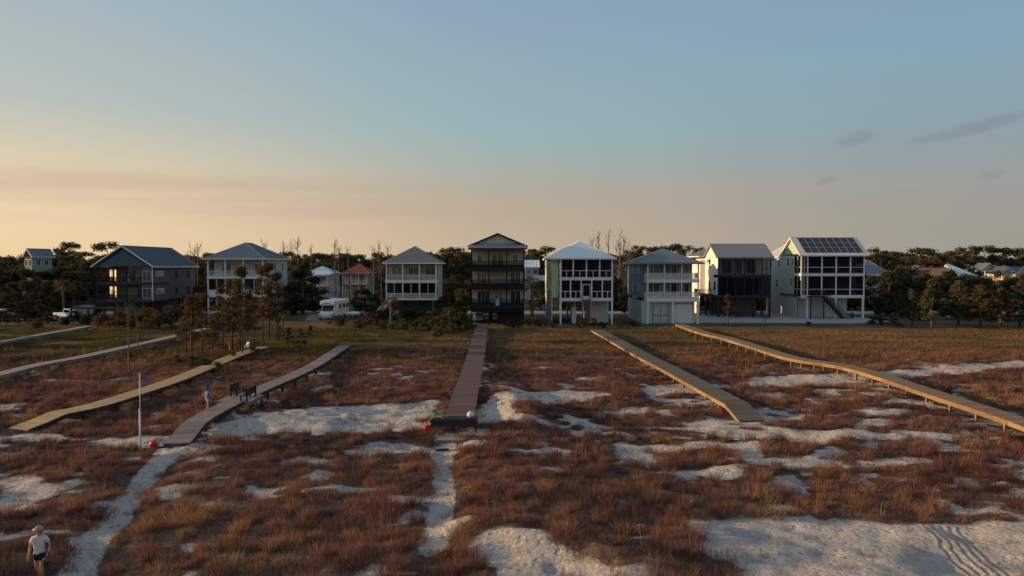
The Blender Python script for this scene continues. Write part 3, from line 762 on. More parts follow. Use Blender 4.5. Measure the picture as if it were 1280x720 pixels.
# House A: big slate gable house at the far left, front gable, right flank showing
Y = 117; x0 = X(120, Y); W = 9.7; D = 15.6; zE = Z(333, Y)
H = empty('beach_house', (x0, Y, 0), 0, 'large slate blue gabled beach house with double porches, leftmost of the beachfront row', 'house', 'beach houses on stilts')
z1, z2 = 3.35, 6.35
rec = 3.4          # porch depth
px1 = 3.5          # left recessed bay width
box(H, 'wall', (px1, W, rec, D, z1, zE-.02), M['slate_side'])
box(H, 'side_wing', (0, px1-.002, 5.2, D, z1, zE-.02), M['slate_side'])
box(H, 'side_wall', (W-2.0, W-.002, .0+.02, rec-.002, z1, zE-.02), M['slate_side'])
gable_roof(H, 0, W, 0, D, zE, Z(307, Y), M['slate_metal'], .5, 'y', M['trim'], .5, M['navy_side'], .7)
mb = MB(); cx = W/2
mb.add([(.6,-.25,zE+.1),(W-.6,-.25,zE+.1),(cx,-.25,zE+2.7),(.6,-.1,zE+.1),(W-.6,-.1,zE+.1),(cx,-.1,zE+2.7)], [(0,1,2),(5,4,3),(0,3,4,1),(1,4,5,2),(2,5,3,0)])
mb.build('gable_panel', M['navy_side'], H)
for z in (z1, z2): slab(H, -.1, W+.1, -.05 if z < 6 else 0.0, 5.2-.004, z, M['dark_wood'])
for x in (.1, 2.9, 5.1, 7.6, W-.1):
    box(H, 'post', (x-.1, x+.1, .08, .28, 0, zE-.03), M['dark_wood'])
for x in (.3, 3.2, 6.4, W-.3):
    for y in (5, 10, D-.3): box(H, 'pile', (x-.14, x+.14, y-.14, y+.14, 0, z1-.02), M['dark_wood'])
for z in (z1, z2):
    railing(H, [(.0,.02),(W,.02)], z, M['dark_wood'], 1.0, .12); railing(H, [(.0,5.0),(.0,.05)], z, M['dark_wood'], 1.0, .12)
    for a, w_ in ((4.3,1.0),(5.9,1.5)): window(H, 'front', rec, a, z+.35, w_, 1.75, M['grey_side'], mull=1)
    window(H, 'front', rec, 7.25, z+.35, .5, 1.75, mull=0)
    window(H, 'front', .02, W-1.0, z+.35, 1.4, 1.7, M['grey_side'], mull=1)
    window(H, 'left', px1, 4.1, z+.35, 1.0, 1.9, mull=1, cross=1)
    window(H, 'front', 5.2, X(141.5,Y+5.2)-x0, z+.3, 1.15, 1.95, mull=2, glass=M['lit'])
    window(H, 'right', W, 2.4, z+1.2, 2.4, .75, mull=3); window(H, 'right', W, 8.2, z+.8, .9, 1.2, M['navy_side'], cross=1); window(H, 'right', W, 12.8, z+.8, 1.0, 1.2, M['navy_side'], cross=1)
window(H, 'front', rec-.0, 5.0, z2+2.45, 2.6, .35, mull=3)
box(H, 'deck_extension', (-2.6, 6.2, -3.0, -.06, z1-1.3, z1-1.1), M['dark_wood'])
railing(H, [(-2.6,-.1),(-2.6,-3.0),(6.2,-3.0),(6.2,-.1)], z1-1.1, M['dark_wood'], .95, .14)
for x in (-2.5, .3, 3.1, 6.1): box(H, 'post', (x-.1, x+.1, -2.95, -2.75, -.1, z1-1.3), M['dark_wood'])
stair(H, 6.3, z1-1.1, 9.6, .1, -2.6, -1.4, M['grey_wood'])
for x in (.6, 2.0, 5.2): box(H, 'corner_board', (x, x+.12, 5.0, 5.1, .0, z1-.33), M['trim'])
box(H, 'corner_board', (W-.12, W+.02, -.0, .12+.0, z1, zE-.02), M['trim']).location = (0,-.003,0)
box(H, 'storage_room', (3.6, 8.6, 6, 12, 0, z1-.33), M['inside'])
for i, (x, z) in enumerate(((4.6, z2),(6.9, z2))):
    c = chair_beach(x0+x, Y+1.5, z, .6-i, M['white'], ('left white chair on the upper porch of the slate blue house', 'right white chair on the upper porch of the slate blue house')[i])

# House B: pale hip roofed house behind the young pines
Y = 123; x0 = X(259, Y); W = X(329, Y)-x0; D = 13.2; zE = Z(323, Y)
H = empty('beach_house', (x0, Y, 0), 0, 'pale hip roofed beach house partly hidden behind the reddish young pines', 'house', 'beach houses on stilts')
z1, z2 = Z(369, Y), Z(345, Y); rec = 3.0
box(H, 'wall', (0, W, rec, D, z1, zE-.03), M['cream_side'])
hip_roof(H, 0, W, 0, D, zE, Z(304, Y+5)+.1, M['blue_metal'], .6, 'y', 3.0)
for z in (z1, z2): slab(H, -.05, W+.05, -.05, rec-.004, z, M['trim'], t=.34 if z < 6 else .5)
for x in (.12, W*.32, W*.64, W-.12): box(H, 'post', (x-.13, x+.13, 0, .24, 0, zE-.03), M['white'])
railing(H, [(0,.06),(W,.06)], z2, M['trim'], .95, .14); 
for k in range(3):
    a, b = W*k/3+.2, W*(k+1)/3-.2
    sc = box(H, 'screen_panel', (a, b, .1, .12, z1+.02, z2-.52), M['screen'])
    MB().box(a, b, .06, .09, z1+.9, z1+1.0).box((a+b)/2-.04, (a+b)/2+.04, .05, .088, z1+.05, z2-.55).build('screen_frame', M['white'], sc)
box(H, 'porch_rail_panel', (.25, W-.25, .06, .1-.003, z1+.02, z1+.85), M['trim'])
window(H, 'front', rec, 2.3, z2+.3, 1.5, 2.0, mull=1); window(H, 'front', rec, 5.5, z2+1.1, .8, .9, mull=0); window(H, 'front', rec, 8.2, z2+.1, 1.3, 2.1, mull=1)
window(H, 'front', rec, 2.8, z1+.3, 1.6, 1.9); window(H, 'front', rec, 7.2, z1+.3, 1.6, 1.9)
for y in (2.2+rec, 5.6, 9.6):
    for z in (z1, z2): window(H, 'right', W, y+.8, z+1.0, .9, 1.3, cross=1)
box(H, 'ground_wall', (W-.2, W-.002, rec+1, D, 0, z1-.02), M['cream_side'])
box(H, 'ground_wall', (.3, W-.3, D-.4, D-.2, 0, z1-.02), M['cream_side'])
box(H, 'floor_band', (W-.001, W+.06, rec, D, z1-.2, z1), M['dark_wood'])
for x in (.3, W*.5, W-.4):
    for y in (3.2, 7): box(H, 'pile', (x-.14, x+.14, y-.14, y+.14, 0, z1-.02), M['white'])

# House C: sage two storey screened house
Y = 126; x0 = X(482, Y); W = X(545.5, Y)-x0; D = 11; zE = Z(328.5, Y)
H = empty('beach_house', (x0, Y, 0), 0, 'sage green hip roofed house with pale posts, behind shrubs left of the tallest house', 'house', 'beach houses on stilts')
z1, z2 = Z(373, Y), Z(350, Y); rec = 2.8
box(H, 'wall', (0, W, rec, D, z1, zE-.03), M['sage_side'])
box(H, 'side_wall', (W-.2, W-.002, .25, rec-.002, z1, zE-.03), M['sage_side'])
hip_roof(H, 0, W, 0, D, zE, Z(308, Y+5.5), M['grey_metal'], .55, 'y', .3, seam=.35)
slab(H, -.05, W+.05, -.05, rec-.004, z1, M['trim']); slab(H, -.05, W+.05, -.05, rec-.004, z2, M['trim'], t=.55)
for x in (.12, W*.335, W*.665, W-.12): box(H, 'post', (x-.11, x+.11, 0, .22, z1, zE-.03), M['trim'])
for k in range(3):
    a, b = W*k/3+.15, W*(k+1)/3-.15
    box(H, 'rail_panel', (a, b, .08, .12, z2+.05, z2+.85), M['sage_side']); box(H, 'rail_panel', (a, b, .08, .12, z1+.05, z1+.85), M['sage_side'])
    box(H, 'rail', (a, b, .04, .16, z2+.86, z2+.96), M['trim']); box(H, 'rail', (a, b, .04, .16, z1+.86, z1+.96), M['trim'])
    sc = box(H, 'screen_panel', (a, b, .1, .12, z1+.97, z2-.56), M['screen_dark'])
    MB().box((a+b)/2-.04, (a+b)/2+.04, .05, .09, z1+1.0, z2-.57).build('screen_frame', M['trim'], sc)
    window(H, 'front', rec, (a+b)/2+.1, z2+.9, 1.9, 1.5, mull=1)
for x in (.3, 3, 6, W-.3):
    for y in (.3, 4, 8): box(H, 'pile', (x-.14, x+.14, y-.14, y+.14, 0, z1-.33), M['dark_wood'])
stair(H, 1.2, z1-.2, -1.6, 0.0, -1.35, -.25, M['trim'])
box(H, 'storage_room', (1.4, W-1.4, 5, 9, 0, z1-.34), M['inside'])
window(H, 'right', W, 5.5, z1+1, .9, 1.2); window(H, 'right', W, 5.5, z2+1, .9, 1.2)

# House D: tall dark four level house
Y = 108; x0 = X(589, Y); W = X(655, Y)-x0; D = 12.5; zE = Z(310.5, Y)
H = empty('beach_house', (x0, Y, 0), 0, 'tallest house, four levels with dark brown porch railings and a pale gable', 'house', 'beach houses on stilts')
z1, z2, z3 = Z(382, Y), Z(358, Y), Z(334.5, Y); rec = 2.4
for i, (za, zb) in enumerate(((z1, z2), (z2, z3), (z3, zE))):
    box(H, 'wall', (0, W, rec, D, za, zb-.003), M['tan_side'])
zs = Z(304.5, Y)
mb = MB(); sm = MB()
gable_roof(H, 0, W, .9, D, zs-.35, Z(291.5, Y), M['grey_metal'], .55, 'y', M['black_wood'], .42, M['grey_side'], .35)
sl = MB(); s2 = MB(); slope(sl, s2, (-.45,-.45,zE), (W+.45,-.45,zE), (W+.1,.9,zs), (-.1,.9,zs), .28, .05)
sl.add([(-.45,-.45,zE-.08),(W+.45,-.45,zE-.08),(W+.1,.9,zE-.08),(-.1,.9,zE-.08)], [(3,2,1,0)])
r = sl.build('porch_roof', M['tin'], H)
box(H, 'fascia', (-.5, W+.5, -.5, -.455, zE-.22, zE+.02), M['black_wood'])
box(H, 'attic_wall', (0, W, .95, D, zE, zs-.36), M['tan_side'])
for z in (z1, z2, z3):
    slab(H, -.1, W+.1, -.1, rec-.004, z, M['black_wood'], t=.5)
    mb = MB(); 
    railing(H, [(0,.0),(W,.0)], z, M['black_wood'], 1.05, .085)
    railing(H, [(-.0,.1),(-.0,rec)], z, M['black_wood'], 1.05, .1); railing(H, [(W,.1),(W,rec)], z, M['black_wood'], 1.05, .1)
    box(H, 'rail_board', (0, W, .04, .07, z+.02, z+.45), M['black_wood'])
for x in (.05, W*.335, W*.67, W-.05):
    box(H, 'post', (x-.09, x+.09, -.02, .16, 0, zE-.09), M['black_wood'])
window(H, 'front', rec, 4.1, z3+.1, 1.9, 2.1, mull=1); window(H, 'front', rec, 7.0, z3+.9, .8, 1.2, mull=0); window(H, 'front', rec, 1.2, z3+.9, .7, 1.1, mull=0)
window(H, 'front', rec, 1.5, z2+.1, 1.5, 2.1, mull=1); window(H, 'front', rec, 7.0, z2+.1, 1.6, 2.1, mull=1)
window(H, 'front', rec, 1.8, z1+.1, 1.9, 2.1, mull=2); window(H, 'front', rec, 4.3, z1+.1, 1.2, 2.1, mull=1); window(H, 'front', rec, 7.0, z1+.1, 1.6, 2.1, mull=1)
for y in (4.5, 9):
    for z in (z1, z2, z3): window(H, 'left', 0, y, z+.9, .9, 1.2); window(H, 'right', W, y, z+.9, .9, 1.2)
for x in (.3, 2.9, 5.6, W-.3):
    for y in (4, 8, D-.3): box(H, 'pile', (x-.15, x+.15, y-.15, y+.15, 0, z1-.02), M['black_wood'])
box(H, 'ground_room', (4.1, W-.1, 1.2, D-.1, 0, z1-.51), M['black_wood'])
box(H, 'lattice', (0, W, .2, .25, z1-1.05, z1-.51), M['black_wood'])
box(H, 'corner_board', (.28, .62, 1.4, 1.75, 0, z1-.52), M['trim'])
t = MB().box(-.3, .3, 0, .03, -1.1, 0).build('beach_towel', M['aqua_cloth']); t.location = (x0+4.15, Y-.09, z1+1.06); tag(t, 'aqua towel hanging over the lowest porch railing of the tallest house', 'towel')

# House E: white posts, light blue metal hip roof
Y = 108.5; x0 = X(700, Y); W = X(766.5, Y)-x0; zE = Z(322.8, Y); D = 15
H = empty('beach_house', (x0, Y, 0), R(1.5), 'pale green house with light blue metal hip roof and white framed screen porches', 'house', 'beach houses on stilts')
z1, z2 = Z(372.5, Y), Z(346.5, Y); rec = 2.8; sd = -1.25
box(H, 'wall', (sd, W, rec, D, z1, zE-.03), M['mint_side'])
box(H, 'side_wall', (sd, sd+.2, .9, rec-.002, z1, zE-.03), M['mint_side'])
box(H, 'side_wall', (sd+.2, -.14, .9, 1.05, z1, zE-.03), M['mint_side'])
hip_roof(H, sd+.1, W, 0, D, zE, Z(302, Y+6), M['light_metal'], .5, 'y', 4, M['white'], .4, apexshift=-1.0)
slab(H, -.05, W+.05, -.05, rec-.004, z1, M['white'], t=.5); slab(H, -.05, W+.05, -.05, rec-.004, z2, M['white'], t=.5)
for x in (.12, W-.12): box(H, 'post', (x-.14, x+.14, 0, .26, 0, zE-.03), M['white'])
for n, za, zb in ((4, z2, zE-.05), (5, z1, z2-.5)):
    for k in range(n):
        a, b = W*k/n+.12, W*(k+1)/n-.12; isdoor = (n == 5 and k == 2)
        sc = box(H, 'screen_panel', (a, b, .1, .12, za+.02, zb), M['screen_dark'])
        fr = MB().box(a, b, .05, .09, za+1.0, za+1.09).box((a+b)/2-.05, (a+b)/2+.05, .05, .088, za+.02, za+.99)
        if isdoor: fr = MB().box(a+.1, a+.2, .04, .09, za, za+2.2).box(b-.2, b-.1, .04, .09, za, za+2.2).box(a+.2, b-.2, .04, .09, za+2.08, za+2.2).box(a+.2, b-.2, .04, .09, za+.02, za+.3)
        fr.build('screen_frame', M['white'], sc)
        if k: box(H, 'post', (W*k/n-.1, W*k/n+.1, 0, .2, za, zb), M['white'])
for x in (sd+.2, W*.33, W*.66, W-.2):
    for y in (4, 9, D-.3): box(H, 'pile', (x-.15, x+.15, y-.15, y+.15, 0, z1-.02), M['white'])
box(H, 'ground_wall', (sd, sd+.15, 1.2, D, 0, z1-.02), M['grey_side'])
box(H, 'storage_room', (W*.62, W-.6, 2.6, 9, 0, z1-.51), M['grey_side'])
mb = MB()
for k in range(9): mb.box(W*.62+.1+k*.3, W*.62+.14+k*.3, 2.56, 2.597, .1, z1-.6)
mb.build('batten', M['white'], H)
stair_y(H, W*.41, W*.56, -.1, z1-.15, -3.9, .1, M['grey_wood'])
box(H, 'outdoor_shower', (2.2, 2.9, 2.4, 3.0, 0, 2.6), M['white'])
for y in (2.4+1.0, 7, 11):
    for z in (z1, z2): window(H, 'left', sd, y, z+1.1, .7, 1.3, mull=0)
for z in (z1+.6, z2+1.5):
    aw = MB().add([(sd-.02, 4.2, z+1.1),(sd-.02, 5.4, z+1.1),(sd-.75, 5.4, z+.2),(sd-.75, 4.2, z+.2)], [(0,1,2,3)]); a_ = aw.build('awning', M['white'], H)
    m_ = a_.modifiers.new('thick', 'SOLIDIFY'); m_.thickness = .05

# House F: blue grey house with two open porches over white lattice walls
Y = 109.5; x0 = X(809, Y); W = X(874, Y)-x0; zE = Z(328.7, Y); D = 14.4
H = empty('beach_house', (x0, Y, 0), 0, 'blue grey hip roofed house with two open porches above white ground floor walls', 'house', 'beach houses on stilts')
z1, z2 = Z(372.5, Y), Z(349, Y); rec = 2.6; sd = -.65
box(H, 'wall', (sd, W-.45, rec, D, z1, zE-.03), M['blue_side'])
hip_roof(H, sd, W, 0, D, zE, Z(310.5, Y+6.5)-.1, M['blue_metal'], .65, 'y', .3, M['blue_metal'], .4, apexshift=-1.0)
for z, t in ((z1, .62), (z2, .55)): slab(H, -.05, W+.05, -.05, rec-.004, z, M['trim'], t=t)
for x in (.12, W*.333, W*.667, W-.12): box(H, 'post', (x-.1, x+.1, 0, .2, z1, zE-.03), M['white'])
for z in (z1, z2):
    for k in range(3):
        a, b = W*k/3+.15, W*(k+1)/3-.15
        railing(H, [(a,.08),(b,.08)], z, M['trim'], .95, .075)
    railing(H, [(0,.2),(0,rec)], z, M['trim'], .95, .1); railing(H, [(W,.2),(W,rec)], z, M['trim'], .95, .1)
    window(H, 'front', rec, 1.5, z+.15, 2.0, 2.1, mull=1); window(H, 'front', rec, 4.9, z+.15, .9, 2.1, mull=0); window(H, 'front', rec, 6.6, z+.15, 1.5, 2.1, mull=1)
    window(H, 'left', sd, 4.2, z+1.0, .8, 1.3); window(H, 'left', sd, 9, z+1.0, .8, 1.3)
for x in (.15, W*.5, W-.15): box(H, 'post', (x-.15, x+.15, -.02, .28, 0, z1-.62), M['white'])
box(H, 'ground_wall', (sd, W-.5, .8, D, 0, z1-.63), M['aqua_side'])
g = box(H, 'garage_door', (W*.53, W-.9, .74, .797, .1, z1-1.1), M['white'])
mb = MB(); [mb.box(W*.53, W-.9, .72, .738, .1+k*.5, .13+k*.5) for k in range(1, 5)]; mb.build('door_panel', M['trim'], g)
g = box(H, 'double_door', (1.1, 3.6, .74, .797, .1, z1-1.2), M['grey_side'])
MB().box(1.1, 1.18, .71, .738, .1, z1-1.2).box(2.3, 2.36, .71, .738, .1, z1-1.2).box(3.52, 3.6, .71, .738, .1, z1-1.2).box(1.1, 3.6, .7, .737, 1.3, 1.38).build('door_frame', M['dark_wood'], g)

box(H, 'rear_wing', (1.2, W-.8, D+.003, D+5.5, 0, zE-.1), M['blue_side']); hip_roof(H, 1.2, W-.8, D+.5, D+5.5, zE-.08, zE+1.7, M['blue_metal'], .4, 'y', 1, M['blue_metal'], .4, name='rear_roof')  # hidden wing added to throw shade on the white house's side wall

# House G: white house with black screened front
Y = 123; x0 = X(897.5, Y); W = X(964, Y)-x0; zE = Z(321.5, Y); D = 8.4
H = empty('beach_house', (x0, Y, 0), 0, 'white sided house with an all black screened front and ribbed grey roof', 'house', 'beach houses on stilts')
z1, z2 = Z(369, Y), Z(343.5, Y); rec = 2.6
box(H, 'wall', (.0, W, rec, D, z1, zE), M['white_side'])
box(H, 'side_wall', (0, .18, .22, rec-.002, z1, zE), M['white_side'])
gable_roof(H, 0, W, 0, D, zE, Z(305, Y+4.2), M['tin'], .35, 'x', M['tin'], .36, M['white_side'], .35)
box(H, 'rear_wing', (.6, W-2, D+.003, D+9, z1, zE+.3), M['white_side'])
box(H, 'rear_link', (-.9, .598, D+.003, D+7.0, z1, zE-.4), M['white_side'])
hip_roof(H, -.7, W-2, D+.6, D+9, zE+.32, zE+2.0, M['tin'], .5, 'x', 3, M['white'], .36, name='rear_roof')
for z in (z1, z2): slab(H, 0, W, -.05, rec-.004, z, M['dark_wood'], t=.5)
for k in range(7):
    x = W*k/6; x = min(max(x, .1), W-.1); box(H, 'post', (x-.08, x+.08, 0, .16, z1, zE-.0), M['dark_wood'])
for k in range(6):
    a, b = W*k/6+.1, W*(k+1)/6-.1
    box(H, 'screen_panel', (a, b, .07, .09, z1+.02, z2-.51), M['screen_dark'])
    sc = box(H, 'screen_panel', (a, b, .07, .09, z2+.02, zE-.2), M['screen_thin'])
    MB().box(a, b, .04, .068, z2+1.0, z2+1.07).box((a+b)/2-.03, (a+b)/2+.03, .03, .067, z2+.02, zE-.2).build('screen_frame', M['dark_wood'], sc)
for a, w_ in ((2.4, 1.7), (4.6, .9), (6.8, 1.7)): window(H, 'front', rec, a, z2+.3, w_, 2.3, mull=1)
window(H, 'front', rec, 3.0, z1+.3, 2.2, 2.0); window(H, 'front', rec, 7.0, z1+.3, 2.2, 2.0)
for y, z in ((1.9, z1+.9), (5.3, z1+.9), (5.2, z2+1.2)):
    w_ = window(H, 'left', 0, y, z, .7, 1.4, M['dark_wood'], 0, 1)
    if z > z2: MB().add([(-.02,y-.5,z+1.6),(-.02,y+.5,z+1.6),(-.6,y+.5,z+1.0),(-.6,y-.5,z+1.0),(-.02,y-.5,z+1.65),(-.02,y+.5,z+1.65),(-.6,y+.5,z+1.05),(-.6,y-.5,z+1.05)], [(0,1,2,3),(7,6,5,4),(0,4,5,1),(1,5,6,2),(2,6,7,3),(3,7,4,0)]).build('shutter', M['dark_wood'], H)
box(H, 'band_board', (-.05, -.003, 2, D+.0, Z(331.5, Y)-.05, Z(331.5, Y)+.07), M['trim'])
for x in (.15, 3.5, 6.4, W-.15):
    for y in (.2, 4, D-.3): box(H, 'pile', (x-.16, x+.16, y-.16, y+.16, 0, z1-.51), M['dark_wood'])
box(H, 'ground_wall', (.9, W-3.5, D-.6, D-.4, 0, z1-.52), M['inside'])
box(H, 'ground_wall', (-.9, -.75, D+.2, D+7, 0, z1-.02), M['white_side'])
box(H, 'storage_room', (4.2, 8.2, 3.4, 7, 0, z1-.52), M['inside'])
railing(H, [(1.6,-.6),(8.2,-.6)], 0, M['dark_wood'], 1.0, .14, name='fence_rail')
box(H, 'side_landing', (-2.4, -.06, 3.0, 7.0, z1-.25, z1-.05), M['dark_wood'])
railing(H, [(-2.4,7.0),(-2.4,3.0),(-.1,3.0)], z1-.05, M['dark_wood'], 1.0, .12)
for x in (-2.3, -1.1): box(H, 'post', (x-.09, x+.09, 3.05, 3.23, 0, z1-.26), M['dark_wood'])

# House H: solar roof
Y = 121; x0 = X(1001.5, Y); xp = X(1009.5, Y)-x0; W = X(1081, Y)-x0; zE = Z(319.5, Y)+.05; D = 8.2
H = empty('beach_house', (x0, Y, 0), 0, 'pale aqua house with solar panels covering its roof, rightmost of the beachfront row', 'house', 'beach houses on stilts')
z1, z2 = Z(369, Y), Z(341.5, Y); rec = 3.0
zR = Z(297, Y+4.3)
box(H, 'wall', (0, W, rec, D, z1, zE), M['aqua_side'])
r = gable_roof(H, 0, W, 0, D, zE, zR, M['white_metal'], .5, 'x', M['white'], .4, M['mint_side'], .45)
ey, k = -.5, (zR-zE)/(D/2+.5)
nrm = Vector((0, -k, 1)).normalized(); fl = Vector((0, 1, k)).normalized(); sl_len = math.hypot(D/2+.5, zR-zE)
pw = (W-1.0)/8
for j in range(3):
    for i in range(8):
        a = Vector((.75+i*pw, ey, zE))+fl*(.75+j*(sl_len-1.0)/3)+nrm*.1
        b = a+Vector((pw-.05, 0, 0)); h_ = fl*((sl_len-1.0)/3-.05)
        vs = [a, b, b+h_, a+h_]; vs = [v-nrm*.04 for v in vs]+vs
        p_ = MB().add(vs, [(3,2,1,0),(4,5,6,7),(0,1,5,4),(1,2,6,5),(2,3,7,6),(3,0,4,7)]).build('solar_panel', M['panel'], H)
        fr = MB()
        for s_, e_ in ((a,b),(b,b+h_),(b+h_,a+h_),(a+h_,a)): fr.bar(s_, e_, .05, .05, up=nrm)
        fr.build('panel_frame', M['alu'], p_)
box(H, 'rear_wing', (-.0, W-1.5, D+.003, D+8.2, z1, zE-.25), M['aqua_side'])
hip_roof(H, .0, W-1.5, D+.3, D+8.2, zE-.2, Z(303, Y+12), M['white_metal'], .45, 'x', 4, M['white'], .4, name='rear_roof')
box(H, 'rear_base', (.3, W-2, D-1, D+8, 0, z1-.51), M['grey_side'])
box(H, 'ground_wall', (0, .2, 2.0, D+8.2, 0, z1-.003), M['grey_side'])
box(H, 'storage_room', (.6, W*.84, 2.6, 7, 0, z1-.51), M['grey_side'])
for z in (z1, z2): slab(H, 0, W, -.05, rec-.004, z, M['white'], t=.52)
box(H, 'side_deck', (-.3, 0-.003, 0, 9, z1-.2, z1), M['dark_wood'])
for za, zb in ((z1, z2-.52), (z2, zE-.1)):
    for k in range(4):
        a, b = xp+(W-xp)*k/4+.12, xp+(W-xp)*(k+1)/4-.12
        sc = box(H, 'screen_panel', (a, b, .1, .12, za+.02, zb), M['screen_dark'])
        MB().box(a, b, .05, .09, za+1.0, za+1.09).build('screen_frame', M['white'], sc)
    sc = box(H, 'screen_panel', (.12, xp-.1, .1, .12, za+.02, zb), M['screen_dark'])
    MB().box(.12, xp-.1, .05, .09, za+1.0, za+1.08).box(xp/2-.05, xp/2+.05, .04, .089, za+.02, zb).build('screen_frame', M['white'], sc)
    sc = box(H, 'screen_panel', (-.01, .01, .2, rec-.1, za+.02, zb), M['screen_dark'])
    MB().box(-.05, -.012, .2, rec-.1, za+1.0, za+1.08).box(-.05, -.012, 1.5, 1.6, za+.02, zb).build('screen_frame', M['white'], sc)
for x in (.1, xp, xp+(W-xp)*.25, xp+(W-xp)*.5, xp+(W-xp)*.75, W-.13): box(H, 'post', (x-.12, x+.12, 0, .24, z1, zE-.1), M['white'])
for x in (xp, xp+(W-xp)*.5, W-.2): box(H, 'post', (x-.17, x+.17, -.02, .32, 0, z1-.52), M['white'])
box(H, 'interior_wall', (W-2.4, W-1.3, 2.8, 2.98, z2, z2+2.0), M['tan_side'])
for y, z in ((3.8, z2+1.4), (5.7, z2+1.4), (3.9, z1+1.6)): window(H, 'left', 0, y, z, .8, 1.3, M['white'], 0, 1)
for y, z in ((10, z2+1.2), (14, z2+1.2), (11, z1+1.2)): window(H, 'left', 0, y, z, .8, 1.3, M['white'], 0, 1)
stair(H, xp+2.4, z1-.1, xp+6.0, .05, -1.5, -.35, M['dark_wood'])
box(H, 'stair_landing', (xp-.1, xp+2.4, -1.55, -.06, z1-.3, z1-.1), M['dark_wood'])
railing(H, [(xp-.1,-1.5),(xp+2.4,-1.5)], z1-.1, M['dark_wood'], 1.0, .13)
for x in (xp, xp+2.3): box(H, 'stair_post', (x-.08, x+.08, -1.5, -1.34, 0, z1-.31), M['dark_wood'])
railing(H, [(xp+6.0,-1.5),(xp+7.6,-1.5),(xp+7.6,-.3)], 0, M['dark_wood'], 1.0, .13)

# ---------- houses further back ----------
def back_house(px, py0, pybase, Yb, wpx, mat, roofmat, label, kind='hip', ridge='x', eave=None, D=9, rot=0, lvl=2, seam=.9, porch=True):
    """px left edge, py0 roof top, pybase bottom, wpx width, all as seen, at distance Yb"""
    x0 = X(px, Yb); W = X(px+wpx, Yb)-x0; zt = Z(py0, Yb+D/2); ze = Z(eave, Yb)
    H = empty('background_house', (x0, Yb, 0), rot, label, 'house', 'houses behind the beachfront row')
    box(H, 'wall', (.4, W-.4, 0, D, 0 if pybase is None else .0, ze-.02), mat)
    if kind == 'hip': hip_roof(H, .4, W-.4, 0, D, ze, zt, roofmat, .45, ridge, max(.3, (W-D)*.9 if ridge == 'x' else 1), M['white'], seam)
    else: gable_roof(H, .4, W-.4, 0, D, ze, zt, roofmat, .4, ridge, M['white'], seam, mat, .35)
    for l in range(lvl):
        z = ze-1.9-l*2.9
        n = max(2, int(W/2.8))
        for k in range(n):
            if z > .4: window(H, 'front', 0, .4+(W-.8)*(k+.5)/n, z, 1.0, 1.2, M['white'], 1)
        for y in (D*.3, D*.7):
            if z > .4: window(H, 'left', .4, y, z, .9, 1.2, M['white'], 1); window(H, 'right', W-.4, y, z, .9, 1.2, M['white'], 1)
    if porch:
        zz = ze-2.9; slab(H, .4, W-.4, -1.8, -.004, zz, M['white'], t=.25); railing(H, [(.4,-1.75),(W-.4,-1.75)], zz, M['white'], .95, .3)
        for k in range(4):
            x = .5+(W-1.0)*k/3; box(H, 'post', (x-.1, x+.1, -1.8, -1.6, 0, ze-.03), M['white'])
        pr = MB(); s_ = MB(); slope(pr, s_, (0,-2.1,ze-.35), (W,-2.1,ze-.35), (W,-.01,ze-.05), (0,-.01,ze-.05), .9)
        q = pr.build('porch_roof', roofmat, H); q.modifiers.new('t', 'SOLIDIFY').thickness = .08
    return H
back_house(30, 311, None, 150, 15, M['sage_side'], M['blue_metal'], 'grey gabled house showing above the dark trees at the far left', 'gable', 'y', 321, 5, R(-14), 4, porch=False)
back_house(380, 333, None, 165, 34, M['grey_side'], M['light_metal'], 'small pale house with a light roof behind the motorhome', 'hip', 'x', 342, 9, 0, 2)
back_house(428, 330, None, 185, 34, M['tan_side'], M['red_metal'], 'house with a red roof behind the bare trees', 'hip', 'x', 341, 9, 0, 2)
back_house(655, 325, None, 185, 20, M['grey_side'], M['light_metal'], 'house with a pale blue roof between the tallest house and the light roofed one', 'gable', 'x', 334, 8, 0, 2, porch=False)
back_house(668, 344, None, 150, 18, M['grey_side'], M['tin'], 'low grey outbuilding behind the palm, left of the light roofed house', 'gable', 'x', 349, 7, 0, 1)
back_house(1078, 325, None, 160, 38, M['grey_side'], M['blue_metal'], 'blue roofed house with white porch railings just right of the solar house', 'hip', 'x', 343, 10, 0, 2)
back_house(1140, 332, None, 225, 26, M['yellow_side'], M['light_metal'], 'cream house half hidden by pines in the right background', 'gable', 'y', 340, 10, R(12), 2)
back_house(1178, 335, None, 170, 26, M['brick_side'], M['rust_roof'], 'brown house with a dark roof amid the trees at the right', 'gable', 'y', 346, 10, R(25), 2, porch=False)
back_house(1186, 330, None, 205, 34, M['grey_side'], M['light_metal'], 'house with a broad light blue roof behind the brown house', 'hip', 'x', 343, 10, R(8), 2)
back_house(1224, 329, None, 235, 30, M['yellow_side'], M['blue_metal'], 'sunlit cream house with a blue roof, third from the right edge in the background', 'gable', 'y', 338, 12, R(15), 2)
back_house(1246, 328, None, 250, 26, M['yellow_side'], M['light_metal'], 'sunlit cream house with a pale roof, next to the right edge in the background', 'gable', 'x', 337, 10, R(15), 2)
back_house(1268, 333, None, 225, 26, M['yellow_side'], M['slate_metal'], 'low sunlit house at the extreme right edge', 'gable', 'y', 343, 10, R(15), 2, porch=False)
back_house(772, 335, None, 195, 14, M['tan_side'], M['rust_roof'], 'reddish house glimpsed through the dead trees right of the light roofed house', 'hip', 'x', 343, 8, 0, 2, porch=False)
back_house(490, 350, None, 170, 24, M['tan_side'], M['tin'], 'low house mostly hidden behind the sage green house', 'hip', 'x', 356, 8, 0, 1, porch=False)

